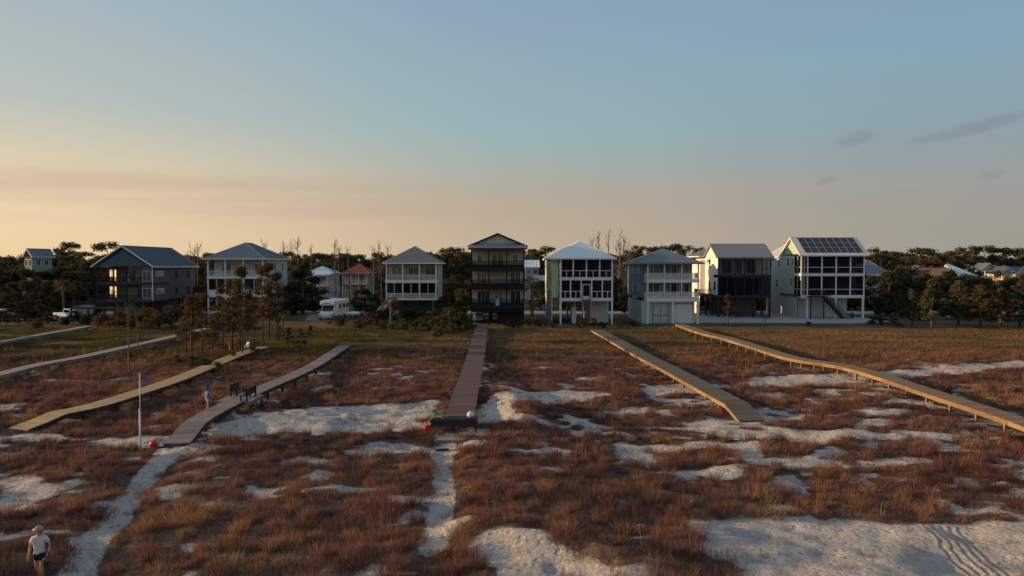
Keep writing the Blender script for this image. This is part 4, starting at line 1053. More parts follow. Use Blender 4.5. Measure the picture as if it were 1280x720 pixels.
# ---------- paving ----------
sheet('sandy_road', [(-260,131),(260,131),(260,139),(-260,139)], M['concrete'], .03)
sheet('concrete_yard', [(30,112),(55,110.5),(63,113),(62,132),(30,132)], M['concrete'], .05)
sheet('driveway', [(X(385,118),116),(X(424,118),115.5),(X(440,122),121),(X(430,130),130.9),(X(385,130),130.9)], M['asphalt'], .05)
sheet('parking_yard', [(X(0,122),117.5),(X(112,122),118.5),(X(112,128),130.9),(X(-10,128),130.9)], M['asphalt'], .05)
# ---------- vehicles ----------
def wheel(par, x, y, r=.34, w=.24):
    o = MB().tube([(x-w/2,y,r),(x+w/2,y,r)], r, 18).build('wheel', M['tyre'], par)
    MB().tube([(x-w/2-.01,y,r),(x+w/2+.01,y,r)], r*.6, 14).build('rim', M['chrome'], o)
def car(loc, rz, paint, label, tall=1.65, L=4.7, pickup=False):
    """front points to -y"""
    r = empty('parked_car', loc, rz, label, 'car', 'vehicles parked by the houses')
    w = .9; h = L/2
    prof = [(-h,.4),(-h,.78),(-h+.15,.9),(-h+1.15,1.05),(h-.1,1.05),(h,.9),(h,.4)]
    def extr(prof, hw, name, mat, par, bev=.06):
        n = len(prof); vs = [(-hw,y,z) for y, z in prof]+[(hw,y,z) for y, z in prof]
        return MB().add(vs, [tuple(range(n)), tuple(range(n,2*n))[::-1]]+[(i,i+n,(i+1)%n+n,(i+1)%n) for i in range(n)]).build(name, mat, par, bevel=bev)
    body = extr(prof, w, 'body', paint, r)
    top = [(-h+1.0,1.04),(-h+1.75,tall-.02),(-h+1.95,tall),(.2 if pickup else h-.55,tall),(.45 if pickup else h-.12,1.04)]
    extr(top, w-.12, 'cabin', paint, r, .05)
    g = [(-h+1.12,1.1),(-h+1.72,tall-.12),(.1 if pickup else h-.65,tall-.12),(.3 if pickup else h-.3,1.1)]
    extr(g, w-.105, 'side_window', M['glass'], r, .01)
    MB().add([(-w+.25,-h+1.04,1.12),(w-.25,-h+1.04,1.12),(w-.3,-h+1.7,tall-.1),(-w+.3,-h+1.7,tall-.1)], [(0,1,2,3)]).build('windscreen', M['glass'], r)
    for x in (-w+.08, w-.08):
        for y in (-h+.85, h-.85): wheel(r, x, y)
    for x in (-.62, .62): MB().box(x-.2, x+.2, -h-.02, -h+.05, .66, .82).build('headlight', M['chrome'], r, bevel=.02)
    MB().box(-.85, .85, -h-.06, -h+.02, .42, .58).build('bumper', M['chrome'], r, bevel=.02)
    return r
car((X(612,128), 128, 0), R(80), M['car_dark'], 'dark car seen through the open ground level of the tallest house')
car((X(80,119), 120, 0.05), R(70), M['car_white'], 'white pickup truck in the dark yard at the far left', 1.75, 5.4, True)
car((X(5,121), 121, 0.05), R(60), M['car_grey'], 'grey car at the extreme left edge of the yard')
car((X(598,113.5), 114.5, 0), R(0), M['car_grey'], 'grey car parked under the tallest house, just its hood in view')
def trailer(loc, rz, L, H_, mat, label):
    r = empty('trailer', loc, rz, label, 'trailer')
    MB().box(-1.05, 1.05, -L/2, L/2, .55, .55+H_).build('body', mat, r, bevel=.1)
    MB().box(-.9, .9, -L/2+.1, L/2-.1, .42, .545).build('chassis', M['dark_wood'], r)
    for x in (-1.0, 1.0): wheel(r, x, 0, .33)
    MB().bar((0,-L/2,.48),(0,-L/2-1.1,.48), .1).build('drawbar', M['dark_wood'], r); return r
trailer((X(99,119), 121, .05), R(85), 4.0, 1.7, M['car_grey'], 'boxy grey trailer between the white pickup and the slate blue house')
trailer((X(441,121), 122, .05), R(88), 3.0, .45, M['car_white'], 'low white trailer standing right of the motorhome')
# motorhome
Y = 119; r = empty('motorhome', (X(413,Y), Y, .05), R(-5), 'white motorhome with an over cab bed and pale teal stripe, on the driveway', 'motorhome')
MB().box(-1.2, 1.2, -.6, 5.2, .5, 3.0).build('body', M['car_white'], r, bevel=.12)
MB().add([(x,y,z) for x in (-1.15, 1.15) for y, z in ((-.61,2.1),(-1.5,2.2),(-1.75,2.45),(-1.5,2.95),(-.61,2.98))], [(0,1,2,3,4),(9,8,7,6,5)]+[(i,i+5,(i+1)%5+5,(i+1)%5) for i in range(5)]).build('over_cab', M['car_white'], r, bevel=.06)
MB().add([(x,y,z) for x in (-1.0, 1.0) for y, z in ((-.61,.45),(-2.3,.45),(-2.35,1.0),(-1.5,1.3),(-1.0,2.09),(-.61,2.09))], [(0,1,2,3,4,5),(11,10,9,8,7,6)]+[(i,i+6,(i+1)%6+6,(i+1)%6) for i in range(6)]).build('cab', M['car_white'], r, bevel=.05)
MB().add([(-.9,-1.5,1.33),(.9,-1.5,1.33),(.85,-1.04,2.07),(-.85,-1.04,2.07),(-.9,-1.45,1.28),(.9,-1.45,1.28),(.85,-.99,2.02),(-.85,-.99,2.02)], [(3,2,1,0),(4,5,6,7),(0,1,5,4),(1,2,6,5),(2,3,7,6),(3,0,4,7)]).build('windscreen', M['glass'], r).location = (0,-.03,.02)
MB().box(-.55, .55, -1.72, -1.6, 2.45, 2.62).build('over_cab_window', M['glass'], r)
for y in (.8, 2.6, 4.2):
    window(r, 'left', -1.2, y, 1.7, .9, .6, M['alu'], 0); window(r, 'right', 1.2, y, 1.7, .9, .6, M['alu'], 0)
for sx in (-1, 1):
    MB().box(min(sx*1.203, sx*1.22), max(sx*1.203, sx*1.22), -.5, 5.1, 1.15, 1.4).build('stripe', M['teal'], r)
    for y in (-1.7, 3.8): wheel(r, sx*1.02, y, .4)
    MB().box(sx*.75-.18, sx*.75+.18, -2.4, -2.33, .7, .9).build('headlight', M['chrome'], r)
MB().box(-1.0, 1.0, -2.45, -2.33, .4, .6).build('bumper', M['chrome'], r)
MB().box(-.4, .4, 1.0, 1.9, 3.0, 3.25).build('roof_unit', M['car_white'], r, bevel=.06)
r.scale = (1.12, 1.12, 1.1)
# ---------- trees ----------
def leaf_mesh(name, blobs, per, size, rng, flat=.6):
    """blobs: (x,y,z,rx,ry,rz); tufts of small leaf faces through each blob's volume, denser toward its shell"""
    B = np.array(blobs); n = len(B)
    wgt = (B[:,3]*B[:,4]*B[:,5])**.66; wgt = wgt/wgt.mean(); cnt = np.maximum(8, (per*wgt)).astype(int)
    idx = np.repeat(np.arange(n), cnt); m = len(idx)
    d = rng.normal(size=(m, 3)); d /= np.linalg.norm(d, axis=1)[:, None]
    r = rng.random(m)**.45*(1+.12*rng.normal(size=m))
    ctr = B[idx, :3]+d*r[:, None]*B[idx, 3:6]
    k = vnoise(ctr[:,0]*1.7+ctr[:,2]*.9+40, ctr[:,1]*1.7+ctr[:,2]*1.3+9) > .3
    ctr = ctr[k]; d = d[k]; m = len(ctr)
    nrm = d+rng.normal(size=(m, 3))*flat; nrm /= np.linalg.norm(nrm, axis=1)[:, None]
    a = np.cross(nrm, rng.normal(size=(m, 3))); a /= np.linalg.norm(a, axis=1)[:, None]; b = np.cross(nrm, a)
    s = size*(.5+rng.random(m))[:, None]
    V = np.stack([ctr-a*s, ctr+b*s*.55, ctr+a*s, ctr-b*s*.55], 1).reshape(-1, 3)
    i = np.arange(m)*4
    t = np.clip(.45+.25*rng.normal(size=m)+.3*(rng.random(n)[idx][k]-.5), 0, 1)
    return np_mesh(name, V, [np.stack([i, i+1, i+2, i+3], 1)], {'tint': np.repeat(t, 4)})
def limbs(mb, base, ends, r0, rnd, n=5):
    for e in ends:
        base_p = Vector(base) if not callable(base) else base(e)
        m = (base_p+Vector(e))/2+Vector((rnd.uniform(-.2,.2), rnd.uniform(-.2,.2), rnd.uniform(-.1,.25)))
        mb.tube([base_p, m, e], [r0, r0*.65, r0*.25], n, False)
def make_proto(kind, seed):
    rnd = random.Random(seed); rng = np.random.default_rng(seed); mb = MB(); blobs = []
    if kind == 'pine':                      # 14 m, bare stem, flat broken crown
        H = 14; bend = rnd.uniform(-.4, .4)
        stem = [Vector((bend*math.sin(t*2), .3*math.sin(t*3+seed), t*H*.97)) for t in np.linspace(0, 1, 7)]
        mb.tube(stem, [.24,.21,.18,.15,.12,.08,.04], 7)
        for k in range(rnd.randint(12, 16)):
            t = rnd.uniform(.55, 1); a = rnd.uniform(0, 6.28); q = (1-abs(t-.8)*1.6)*rnd.uniform(1.2, 2.9)
            p = Vector((math.cos(a)*q+bend*math.sin(t*2), math.sin(a)*q, t*H)); blobs.append((*p, rnd.uniform(.8,1.5), rnd.uniform(.8,1.5), rnd.uniform(.6,1.05)))
            mb.tube([(bend*math.sin(t*2), 0, t*H-.9), p], [.07, .02], 4, False)
        blobs.append((bend, 0, H-.3, 1.3, 1.3, .9)); per, size, lm = 300, .2, 'pine_leaf'
    elif kind == 'oak':                     # 9 m, dense, to the ground
        H = 9; mb.tube([(0,0,-.3),(.1,0,2),(.3,.1,4.5),(.2,0,6.5)], [.35,.28,.18,.08], 8)
        for k in range(24):
            t = rnd.random(); a = rnd.uniform(0, 6.28); z = .9+t*7.4; q = rnd.uniform(.3, 1)*3.3*math.sin(min(1, .25+t*.85)*math.pi*.88+.1)
            p = (math.cos(a)*q, math.sin(a)*q, z); blobs.append((*p, rnd.uniform(.9,1.6), rnd.uniform(.9,1.6), rnd.uniform(.6,1.1)))
            mb.tube([(.1,0,max(1,z*.55)), p], [.09,.02], 4, False)
        per, size, lm = 270, .21, 'oak_leaf'
    elif kind == 'young':                   # slender young pine, reddish, open
        H = 8; mb.tube([(0,0,-.3),(.05,.05,3),(-.05,0,6),(0,0,H)], [.1,.08,.05,.015], 6)
        for k in range(26):
            t = rnd.uniform(.3, 1); a = rnd.uniform(0, 6.28); q = (1.12-t)*2.1*rnd.uniform(.4, 1); z = t*H
            p = (math.cos(a)*q, math.sin(a)*q, z); blobs.append((*p, .52, .52, .36)); mb.tube([(0,0,z-.35), p], [.03,.01], 4, False)
        per, size, lm = 130, .1, 'rust_leaf'
    elif kind == 'conifer':                 # broader layered tree at the right
        H = 9; mb.tube([(0,0,-.3),(.1,.05,3),(-.1,0,6),(0,0,H)], [.2,.15,.09,.02], 7)
        for k in range(44):
            t = rnd.uniform(.16, 1); a = rnd.uniform(0, 6.28); q = (1.12-t)*3.3*rnd.uniform(.35, 1); z = t*H
            p = (math.cos(a)*q, math.sin(a)*q, z); blobs.append((*p, .7, .7, .4)); mb.tube([(0,0,z-.5), p], [.05,.012], 4, False)
        per, size, lm = 130, .16, 'rust_leaf' if seed % 2 else 'pine_leaf'
    elif kind == 'dead':
        H = 12; b = rnd.uniform(-.5, .5)
        mb.tube([(0,0,-.3),(b*.4,.1,4),(b,.0,8),(b*1.2,.1,H)], [.17,.13,.08,.02], 6)
        for k in range(20):
            t = rnd.uniform(.35, 1); a = rnd.uniform(0, 6.28); q = rnd.uniform(.5, 1.8)*(1.3-t); z = t*H; bx = b*min(1.2, t*1.5)
            e = Vector((bx+math.cos(a)*q, math.sin(a)*q, z+rnd.uniform(.2, 1.1))); mb.tube([(bx,0,z-.1), e], [.045,.015], 4, False)
            for j in range(2): mb.tube([e*.6+Vector((bx,0,z))*.4, e+Vector((rnd.uniform(-.4,.4), rnd.uniform(-.4,.4), rnd.uniform(.2,.8)))], [.022,.01], 3, False)
        return mb.mesh('trunk'), None, M['dead'], None
    elif kind == 'shrub':
        for k in range(5):
            a = rnd.uniform(0, 6.28); mb.tube([(0,0,-.2), (math.cos(a)*.4, math.sin(a)*.4, .9), (math.cos(a)*.8, math.sin(a)*.8, 1.6)], [.05,.03,.01], 5, False)
        for k in range(13):
            a = rnd.uniform(0, 6.28); q = rnd.uniform(0, 1.1); z = rnd.uniform(.3, 1.9)*(1.15-q*.35)
            blobs.append((math.cos(a)*q, math.sin(a)*q, z, rnd.uniform(.4,.65), rnd.uniform(.4,.65), rnd.uniform(.3,.5)))
        per, size, lm = 120, .11, 'scrub_leaf' if seed % 2 else 'oak_leaf'
    elif kind == 'palm':
        H = 5.5; mb.tube([(0,0,-.3),(.08,0,2),(0,.05,4),(.05,0,H)], [.2,.17,.17,.2], 8)
        V = []; Q = []; T_ = []; c = 0
        for k in range(34):
            a = rnd.uniform(0, 6.28); el = rnd.uniform(-.9, 1.35); Ls = rnd.uniform(1.2, 1.8)
            dx, dy = math.cos(a), math.sin(a); mid = Vector((.05+dx*Ls*.5*math.cos(el), dy*Ls*.5*math.cos(el), H+Ls*.5*math.sin(el)))
            hub = Vector((.05,0,H)); mb.tube([hub, mid], [.02,.012], 3, False)
            for j in range(15):             # fan of leaflets
                t = (j/14-.5)*2.6; dr = Vector((dx*math.cos(el), dy*math.cos(el), math.sin(el))); sd = Vector((-dy, dx, 0))
                tip = mid+(dr*math.cos(t)+sd*math.sin(t))*Ls*.55+Vector((0,0,-.12-abs(t)*.12)); w = sd.cross(tip-mid).normalized()*.03
                V += [mid-sd*.02, mid+sd*.02+w, tip+w*.3, tip-w*.3]; Q.append((c, c+1, c+2, c+3)); T_ += [rnd.random()]*4; c += 4
        return mb.mesh('trunk'), np_mesh('crown', np.array([tuple(v) for v in V]), [np.array(Q)], {'tint': np.array(T_)}), M['palm_bark'], M['palm_leaf']
    return mb.mesh('trunk', True), leaf_mesh('crown', blobs, per, size, rng), M['bark'], M[lm]
NAMES = dict(pine='pine_tree', oak='broadleaf_tree', young='young_pine', conifer='conifer_tree', dead='dead_tree', shrub='shrub', palm='palm_tree')
CATS = dict(pine='pine', oak='tree', young='young pine', conifer='conifer', dead='dead tree', shrub='shrub', palm='palm')
HT = dict(pine=14, oak=9, young=8, conifer=9, dead=12, shrub=2.1, palm=6.6)
PROTO = {k: [make_proto(k, s) for s in seeds] for k, seeds in dict(pine=(1,2,3,4,5), oak=(11,12,13,14), young=(21,22,23,24), conifer=(31,32,33,34), dead=(41,42,43,44,45), shrub=(51,52,53,54), palm=(61,62)).items()}
for k in PROTO:
    for tr, cr, bm, lm in PROTO[k]:
        tr.materials.append(bm)
        if cr: cr.materials.append(lm)
TR = random.Random(99)
def plant(kind, x, y, h, label, group=None, wide=1.0, v=None, leaf=None):
    tr, cr, bm, lm = PROTO[kind][v if v is not None else TR.randrange(len(PROTO[kind]))]
    s = h/HT[kind]; z = T(x, y) if 15 < y < 112 else 0
    r = empty(NAMES[kind], (x, y, z), TR.uniform(0, 6.28), label, CATS[kind], group); r.scale = (s*wide, s*wide, s)
    a = bpy.data.objects.new('trunk' if kind != 'shrub' else 'stems', tr); C.objects.link(a); a.parent = r
    if cr:
        c = bpy.data.objects.new('crown' if kind != 'shrub' else 'foliage', cr); C.objects.link(c); c.parent = r
        if leaf:
            c.material_slots[0].link = 'OBJECT'; c.material_slots[0].material = M[leaf]
    return r
def tree_at(kind, px, ptop, Yd, label, group=None, wide=1.0, v=None, leaf=None):
    return plant(kind, X(px, Yd), Yd, Z(ptop, Yd), label, group, wide, v, leaf)

# skyline pines one can tell apart
for px, top, Yd, w, lab in (
  (88,306,185,1.0,'tall pine with a rounded crown breaking the skyline above the dark left woods'),
  (72,312,195,.9,'smaller pine crown left of the rounded skyline pine at the far left'),
  (132,305,165,1.0,'pine rising just behind the left edge of the slate blue house roof'),
  (555,313,190,1.4,'spreading pine behind and right of the sage green house roof'),
  (568,312,205,1.1,'tall open pine left of the tallest house'),
  (578,318,160,1.0,'dark pine touching the left side of the tallest house'),
  (683,310,200,1.3,'broad pine crown between the tallest house and the light roofed one'),
  (664,314,210,1.2,'pine beside the right eave of the tallest house'),
  (795,309,215,1.2,'pine with a thin open crown above the dead trees'),
  (812,311,205,1.1,'pine behind the left slope of the blue grey hip roof'),
  (828,309,225,1.3,'wide pine above the apex of the blue grey hip roof'),
  (845,307,225,1.2,'round crowned pine right above the blue grey roof'),
  (862,309,215,1.3,'dark pine left of the white sided house gable'),
  (876,311,230,1.0,'pine touching the left gable of the ribbed grey roof'),
  (1090,312,190,1.4,'pine beside the right edge of the solar roof'),
  (1108,316,205,1.3,'low pine right of the one beside the solar roof'),
  (1122,318,215,1.1,'small pine crown left of the broad pine in the right background'),
  (1152,312,185,1.9,'broadest pine crown on the right skyline'),
  (1168,318,195,1.3,'pine on the right shoulder of the broadest skyline pine'),
  (1188,317,230,1.2,'pine just left of the open umbrella pines'),
  (1200,311,245,1.25,'umbrella pine at the left end of the open row'),
  (1213,309,250,1.1,'second umbrella pine, over the pale blue roof'),
  (1227,309,250,1.2,'umbrella pine with a dense crown in the middle of the open row'),
  (1240,311,255,1.1,'slim umbrella pine above the sunlit cream house'),
  (1253,312,255,1.3,'umbrella pine right above the blue roofed cream house'),
  (1266,312,250,1.2,'wide umbrella pine near the right edge of the skyline'),
  (1278,314,245,1.2,'umbrella pine at the very right edge')):
    tree_at('pine', px, top, Yd, lab, 'pines on the skyline', w*1.05)
BH = [(380,414,165),(428,462,185),(655,690,185),(1078,1116,160),(1140,1166,225),(1178,1204,170),(1186,1220,205),(1224,1254,235),(1246,1294,250),(28,50,150)]
# rest of the tree line, read by stretch
zones = [(-40,20,'at the far left edge'),(20,120,'left of the slate blue house'),(120,250,'behind the slate blue house'),(250,370,'behind the pale hip roofed house'),
 (370,480,'behind the motorhome'),(480,600,'behind the sage green house'),(600,700,'behind the tallest house'),(700,800,'behind the light roofed house'),
 (800,900,'behind the blue grey house'),(900,1085,'behind the black screened and solar houses'),(1085,1180,'right of the solar house'),(1180,1320,'in the right background')]
for a, b, where in zones:
    n = int((b-a)/5.5)
    for k in range(n):
        px = a+(b-a)*(k+TR.random())/n; Yd = TR.uniform(155, 250); top = TR.uniform(316, 324)
        if where.startswith(('at the far', 'left of', 'in the right', 'right of')): top = TR.uniform(316.5, 326)
        for (ha, hb, hy) in BH:
            if ha-5 < px < hb+5 and Yd < hy+14: Yd = TR.uniform(hy+14, hy+60); top = max(top, 319)
        kd = 'pine' if TR.random() < .55 else 'oak'
        tree_at(kd, px, top, Yd, ('tall dark pine in the woods ' if kd == 'pine' else 'dense dark broadleaf tree in the woods ')+where, ('woods pines ' if kd == 'pine' else 'woods broadleaf trees ')+where, 1.0 if kd == 'pine' else .85, leaf='pine_leaf' if kd == 'oak' and TR.random() < .3 else None)
    for k in range(int((b-a)/13)):
        px = a+(b-a)*(k+TR.random())/max(1, int((b-a)/13)); Yd = TR.uniform(143, 152)
        if any(ha-8 < px < hb+8 for ha, hb, hy in BH): continue
        tree_at('oak', px, TR.uniform(341, 356), Yd, 'low dark tree along the lane '+where, 'low trees along the lane '+where, 1.1)
# dead trees
for px, top, lab in ((237,306,'bare dead tree behind the right end of the slate blue roof'),(247,305,'tallest bare tree right of the slate blue house'),(243,312,'thin leaning dead tree beside the slate blue house'),
  (332,305,'bare twiggy tree behind the pale hip roof'),(350,304,'crooked dead tree right of the pale hip roof'),(361,303,'dead tree with broken branches left of the tallest one'),
  (373,298,'tallest dead tree right of the pale hip roofed house'),(389,309,'dead snag standing alone left of the motorhome'),
  (420,304,'dead tree with a forked top above the motorhome'),(425,310,'thin dead tree behind the forked one'),(438,309,'short topped dead tree over the red roof'),
  (467,312,'dead tree left of the sage green house'),(474,304,'tall dead tree left of the sage green house'),(487,307,'dead tree rising behind the sage green hip roof'),
  (738,298,'dead tree behind the light blue roof slope'),(748,293,'tall dead tree right of the light blue apex'),(761,291,'dead tree with many twigs right of the light blue roof'),
  (774,291,'tallest dead tree between the light and blue grey roofs'),(780,298,'dead tree beside the tallest one near the blue grey house'),(786,304,'short dead tree left of the blue grey hip roof')):
    tree_at('dead', px, top, TR.uniform(138, 160), lab, 'dead trees behind the houses', TR.uniform(.9, 1.3))
for k in range(12):
    px = TR.choice([TR.uniform(405, 480), TR.uniform(760, 795)]); Yd = TR.uniform(141, 150); tree_at('dead', px, TR.uniform(322, 340), Yd, 'thin bare trunk in the undergrowth '+('behind the motorhome' if px < 500 else 'left of the blue grey house'), 'bare trunks '+('left' if px < 500 else 'middle'), .8)

# young pines in front of the pale house
def at_base(kind, px, pb, ptop, lab, grp=None, wide=1.0, v=None, leaf=None):
    g = G(px, pb); h = Z(ptop, g.y)-T(g.x, g.y); return plant(kind, g.x, g.y, h, lab, grp, wide, v, leaf)
for px, pb, top, lab, w in (
  (240,446,372,'reddish young pine left of the cluster, above the yellow boardwalk',1.25),(252,444,368,'bushy young pine with a rust crown left in the cluster',1.35),
  (233,440,380,'small young pine at the left edge of the cluster',1.2),(266,452,400,'low young pine beside the yellow boardwalk',1.2),
  (278,436,362,'young pine with an olive top in the cluster',1.2),(290,438,352,'dense young pine in the middle of the cluster',1.3),
  (300,440,356,'tall slender young pine right of the dense one',1.2),(303,446,335,'young pine with a thin trunk rising over the pale house porch',.9),
  (318,432,372,'young pine at the right foot of the pale house',1.0),(328,426,338,'young pine whose rust crown covers the pale house corner',1.0),
  (336,424,330,'tallest young pine, in front of the pale house right corner',1.1),(347,426,342,'young pine right of the tallest young pine',1.0),(270,432,392,'short young pine in the yard below the pale house',1.2)):
    at_base('young', px, pb, top, lab, 'young pines left of the middle', w)
for px, pb, top, lab, w in ((350,434,408,'olive yellow bushy young tree right of the short palm',1.6),(362,438,410,'loose olive young tree between two boardwalks',1.7),(376,444,412,'olive young tree nearest the weathered boardwalk landing side',1.6),(388,432,408,'small olive tree by the house end of the weathered boardwalk',1.6)):
    at_base('young', px, pb, top, lab, 'olive young trees left of the weathered boardwalk', w, None, 'scrub_leaf')
at_base('dead', 162, 466, 388, 'thin dark bare tree standing alone in the left shade', None, 1.0)
at_base('dead', 173, 440, 385, 'second thin dark tree behind the lone one in the left shade', None, .9)
at_base('young', 910, 408, 369, 'small reddish young pine before the black screened house', None, 1.5)
at_base('palm', 957, 408, 393, 'small yellowish palmetto by the yard between black screened and solar houses', None, 1.6)
# trees on the right
for px, pb, top, lab, w, v in ((1165,410,350,'tall layered conifer with a pale trunk at the right, front of the dark trees',1.1,1),(1251,410,362,'reddish conifer near the right edge, front of the dark trees',1.2,0),
  (1225,408,356,'rusty conifer left of the reddish one at the right',1.1,2),(1140,407,362,'dark small conifer left of the tall layered one',1.0,3),
  (1198,406,352,'dark conifer between the tall layered and rusty ones',1.3,3),(1275,408,352,'dark conifer at the right edge behind the reddish one',1.3,1)):
    at_base('conifer', px, pb, top, lab, 'conifers at the right edge of the meadow', w, v)
for k, (px, top, Yd) in enumerate(((1108,366,128),(1120,352,130),(1134,344,133),(1150,350,128),(1180,352,130),(1200,345,132),(1215,348,126),(1238,348,130),(1262,346,128),(1285,346,126),(1300,350,122),(1098,380,130),(1128,372,122),(1188,366,120),(1210,366,118),(1240,362,119),(1095,392,128),(1110,393,124))):
    tree_at('oak', px, top, Yd, 'dark bushy tree massed behind the conifers at the right', 'dark trees behind the conifers', 1.0)
# left dark woods
for k, (px, top, Yd) in enumerate(((-20,345,128),(0,345,135),(15,352,132),(32,349,130),(48,345,136),(62,350,133),(78,348,140),(93,350,137),(108,352,138),(60,372,127),(20,372,125),(-5,376,123),(118,378,135),(40,366,126))):
    tree_at('oak', px, top, Yd, 'dark bushy tree in the shaded woods at the far left', 'dark trees at the far left', 1.0)
tree_at('palm', 78, 350, 126, 'olive palm among the dark trees at the far left', None, 1.2)
for px, top, Yd, lab, w in ((378,336,133,'dark round oak between the pale house and the motorhome',1.3),(366,352,130,'dark lower oak touching the pale house right wall',1.1),(392,345,137,'dark oak behind the motorhome, left side',1.2),
  (456,360,135,'dark oak right of the motorhome',1.2),(470,366,132,'dark oak at the left corner of the sage green house',1.0),(445,362,145,'broad dark tree behind the low white trailer',1.0),
  (562,352,124,'dark oak between the sage green and tallest houses',1.0),(574,360,118,'dark oak pressed against the tallest house left side',.9),(553,372,121,'lower dark oak at the sage green house right corner',1.0),
  (675,350,140,'oak behind the palm beside the tallest house',1.0),(782,368,134,'dark tree left of the blue grey house ground floor',1.0),(775,358,142,'dark tree behind the bare trunks near the blue grey house',1.1),
  (250,356,133,'dark tree between the slate blue and pale houses',1.0),(112,372,124,'dark tree at the slate blue house left corner',.9)):
    tree_at('oak', px, top, Yd, lab, None, w)
tree_at('palm', 665, 346, 125, 'palm with yellow green fronds right of the tallest house', None, 1.35, 0)
at_base('palm', 489, 409, 371, 'palm at the foot of the sage green house stairs', None, 1.3)
at_base('palm', 354, 420, 392, 'short palm right of the young pines', None, 1.6)
at_base('palm', 562, 416, 384, 'palmetto with yellow fronds beside the tallest house', None, 1.5)
# shrubs
SH = [(70,398,388,'dark'),(95,400,389,'dark'),(215,408,384,'dark'),(236,404,386,'dark'),(180,410,386,'rust'),(150,412,391,'rust'),(162,408,388,'rust'),(198,412,392,'rust'),
 (130,409,392,'rust'),(45,412,398,'rust'),
 (420,405,394,'dark'),(428,407,396,'dark'),(450,412,399,'rust'),(462,410,394,'rust'),(478,412,401,'olive'),(492,414,403,'olive'),(505,412,399,'rust'),(520,412,400,'olive'),
 (535,412,400,'rust'),(545,412,388,'dark'),(553,416,395,'olive'),(572,414,392,'dark'),(583,412,396,'dark'),(566,419,404,'olive'),(550,421,409,'dark'),(476,402,386,'dark'),(462,402,385,'dark'),
 (505,402,385,'dark'),(520,402,384,'dark'),(534,402,386,'dark'),(636,410,402,'dark'),(648,410,403,'dark'),(663,408,398,'dark'),(676,408,400,'dark'),
 (688,409,402,'dark'),(728,410,398,'dark'),(742,410,399,'olive'),(754,410,402,'dark'),(778,408,399,'dark'),(792,408,400,'dark'),(1010,407,402,'dark'),(1090,406,397,'dark'),(1102,406,395,'dark'),(1118,408,396,'dark'),
 (256,462,448,'olive'),(240,458,447,'olive'),(272,466,455,'olive'),(318,444,433,'olive'),(292,450,441,'olive'),(222,452,444,'olive'),(25,404,392,'dark'),(8,406,394,'dark'),(-15,408,394,'dark'),(60,404,392,'dark'),(84,406,395,'dark'),(110,406,393,'dark')]
refs = [(-60,120,'by the parked vehicles at the far left'),(120,245,'below the slate blue house'),(245,345,'near the young pines'),(345,410,'right of the young pines'),(410,475,'near the motorhome'),
 (475,560,'before the sage green house'),(560,600,'left of the tallest house'),(600,660,'at the foot of the tallest house'),(660,770,'at the foot of the light roofed house'),(770,900,'beside the blue grey house'),(900,1320,'right of the solar house')]
for px, pb, top, c in SH:
    where = [w for a, b, w in refs if a <= px < b][0]
    lab = dict(dark='dark evergreen shrub ', olive='olive yellow shrub ', rust='reddish brown twiggy shrub ')[c]+where
    at_base('shrub', px, pb, top, lab, lab+'s', 1.35 if c != 'dark' else 1.5, None, dict(dark='oak_leaf', olive='scrub_leaf', rust='rust_leaf')[c])
for k in range(13):
    px = 1096+k*15.5+TR.uniform(-5, 5)
    tree_at('oak', px, TR.uniform(336, 347), TR.uniform(139, 152), 'dark bushy tree partly hiding the distant houses at the right', 'dark trees before the distant houses at the right', 1.0)
for k in range(9):
    tree_at('oak', -10+k*14, TR.uniform(332, 346), TR.uniform(140, 148), 'dark bushy tree massed behind the parked vehicles at the far left', 'dark trees behind the vehicles at the far left', 1.1)
for px, top, Yd in ((-8,372,116),(12,378,117),(30,376,116.5),(48,374,118),(122,380,116.5)):
    tree_at('oak', px, top, Yd, 'low dark bushy tree in front of the parked vehicles at the far left', 'low trees before the vehicles at the far left', 1.25)
# far woodland closing the horizon
rng = np.random.default_rng(5); bl = []
for k in range(900):
    y = rng.uniform(262, 430); x = rng.uniform(-.95, .95)*y; h = CAMZ+rng.uniform(0, 3.9)*y/330
    bl.append((x, y, h-1.5, rng.uniform(3,6), 3, rng.uniform(1.5,2.5))); bl.append((x+rng.uniform(-3,3), y, h*.45, 5, 3, h*.45))
tag(link('distant_woodland', leaf_mesh('distant_woodland', bl, 60, .8, rng), M['pine_leaf']), 'distant dark woodland closing the horizon behind all houses', 'woods', kind='stuff')
# trees outside the left edge: they throw the long shade over the left of the dunes
for k in range(34):
    y = TR.uniform(66, 150); x = -.80*y-TR.uniform(8, 45)
    plant('pine' if k % 2 else 'oak', x, y, TR.uniform(5, 8), 'tree beyond the left edge shading the dunes', 'trees beyond the left edge', 1.1)
# ---------- people ----------
def skin_obj(name, chains, mat, parent=None, sub=2, root=0):
    """chains: list of lists of (point, radius) ; points shared by position become one vertex"""
    vs = []; rad = []; es = []; idx = {}
    def vid(p, r):
        k = tuple(round(c, 4) for c in p)
        if k not in idx: idx[k] = len(vs); vs.append(p); rad.append(r)
        return idx[k]
    for ch in chains:
        ids = [vid(p, r) for p, r in ch]
        for a, b in zip(ids[:-1], ids[1:]):
            if a != b: es.append((a, b))
    me = bpy.data.meshes.new(name); me.from_pydata(vs, es, []); me.update()
    o = link(name, me, mat, parent)
    o.modifiers.new('skin', 'SKIN')
    for v, r in zip(me.skin_vertices[0].data, rad):
        v.radius = (r, r) if not hasattr(r, '__len__') else r; v.use_root = False
    me.skin_vertices[0].data[root].use_root = True
    o.modifiers['skin'].use_smooth_shade = True
    s = o.modifiers.new('sub', 'SUBSURF'); s.levels = sub; s.render_levels = sub
    return o
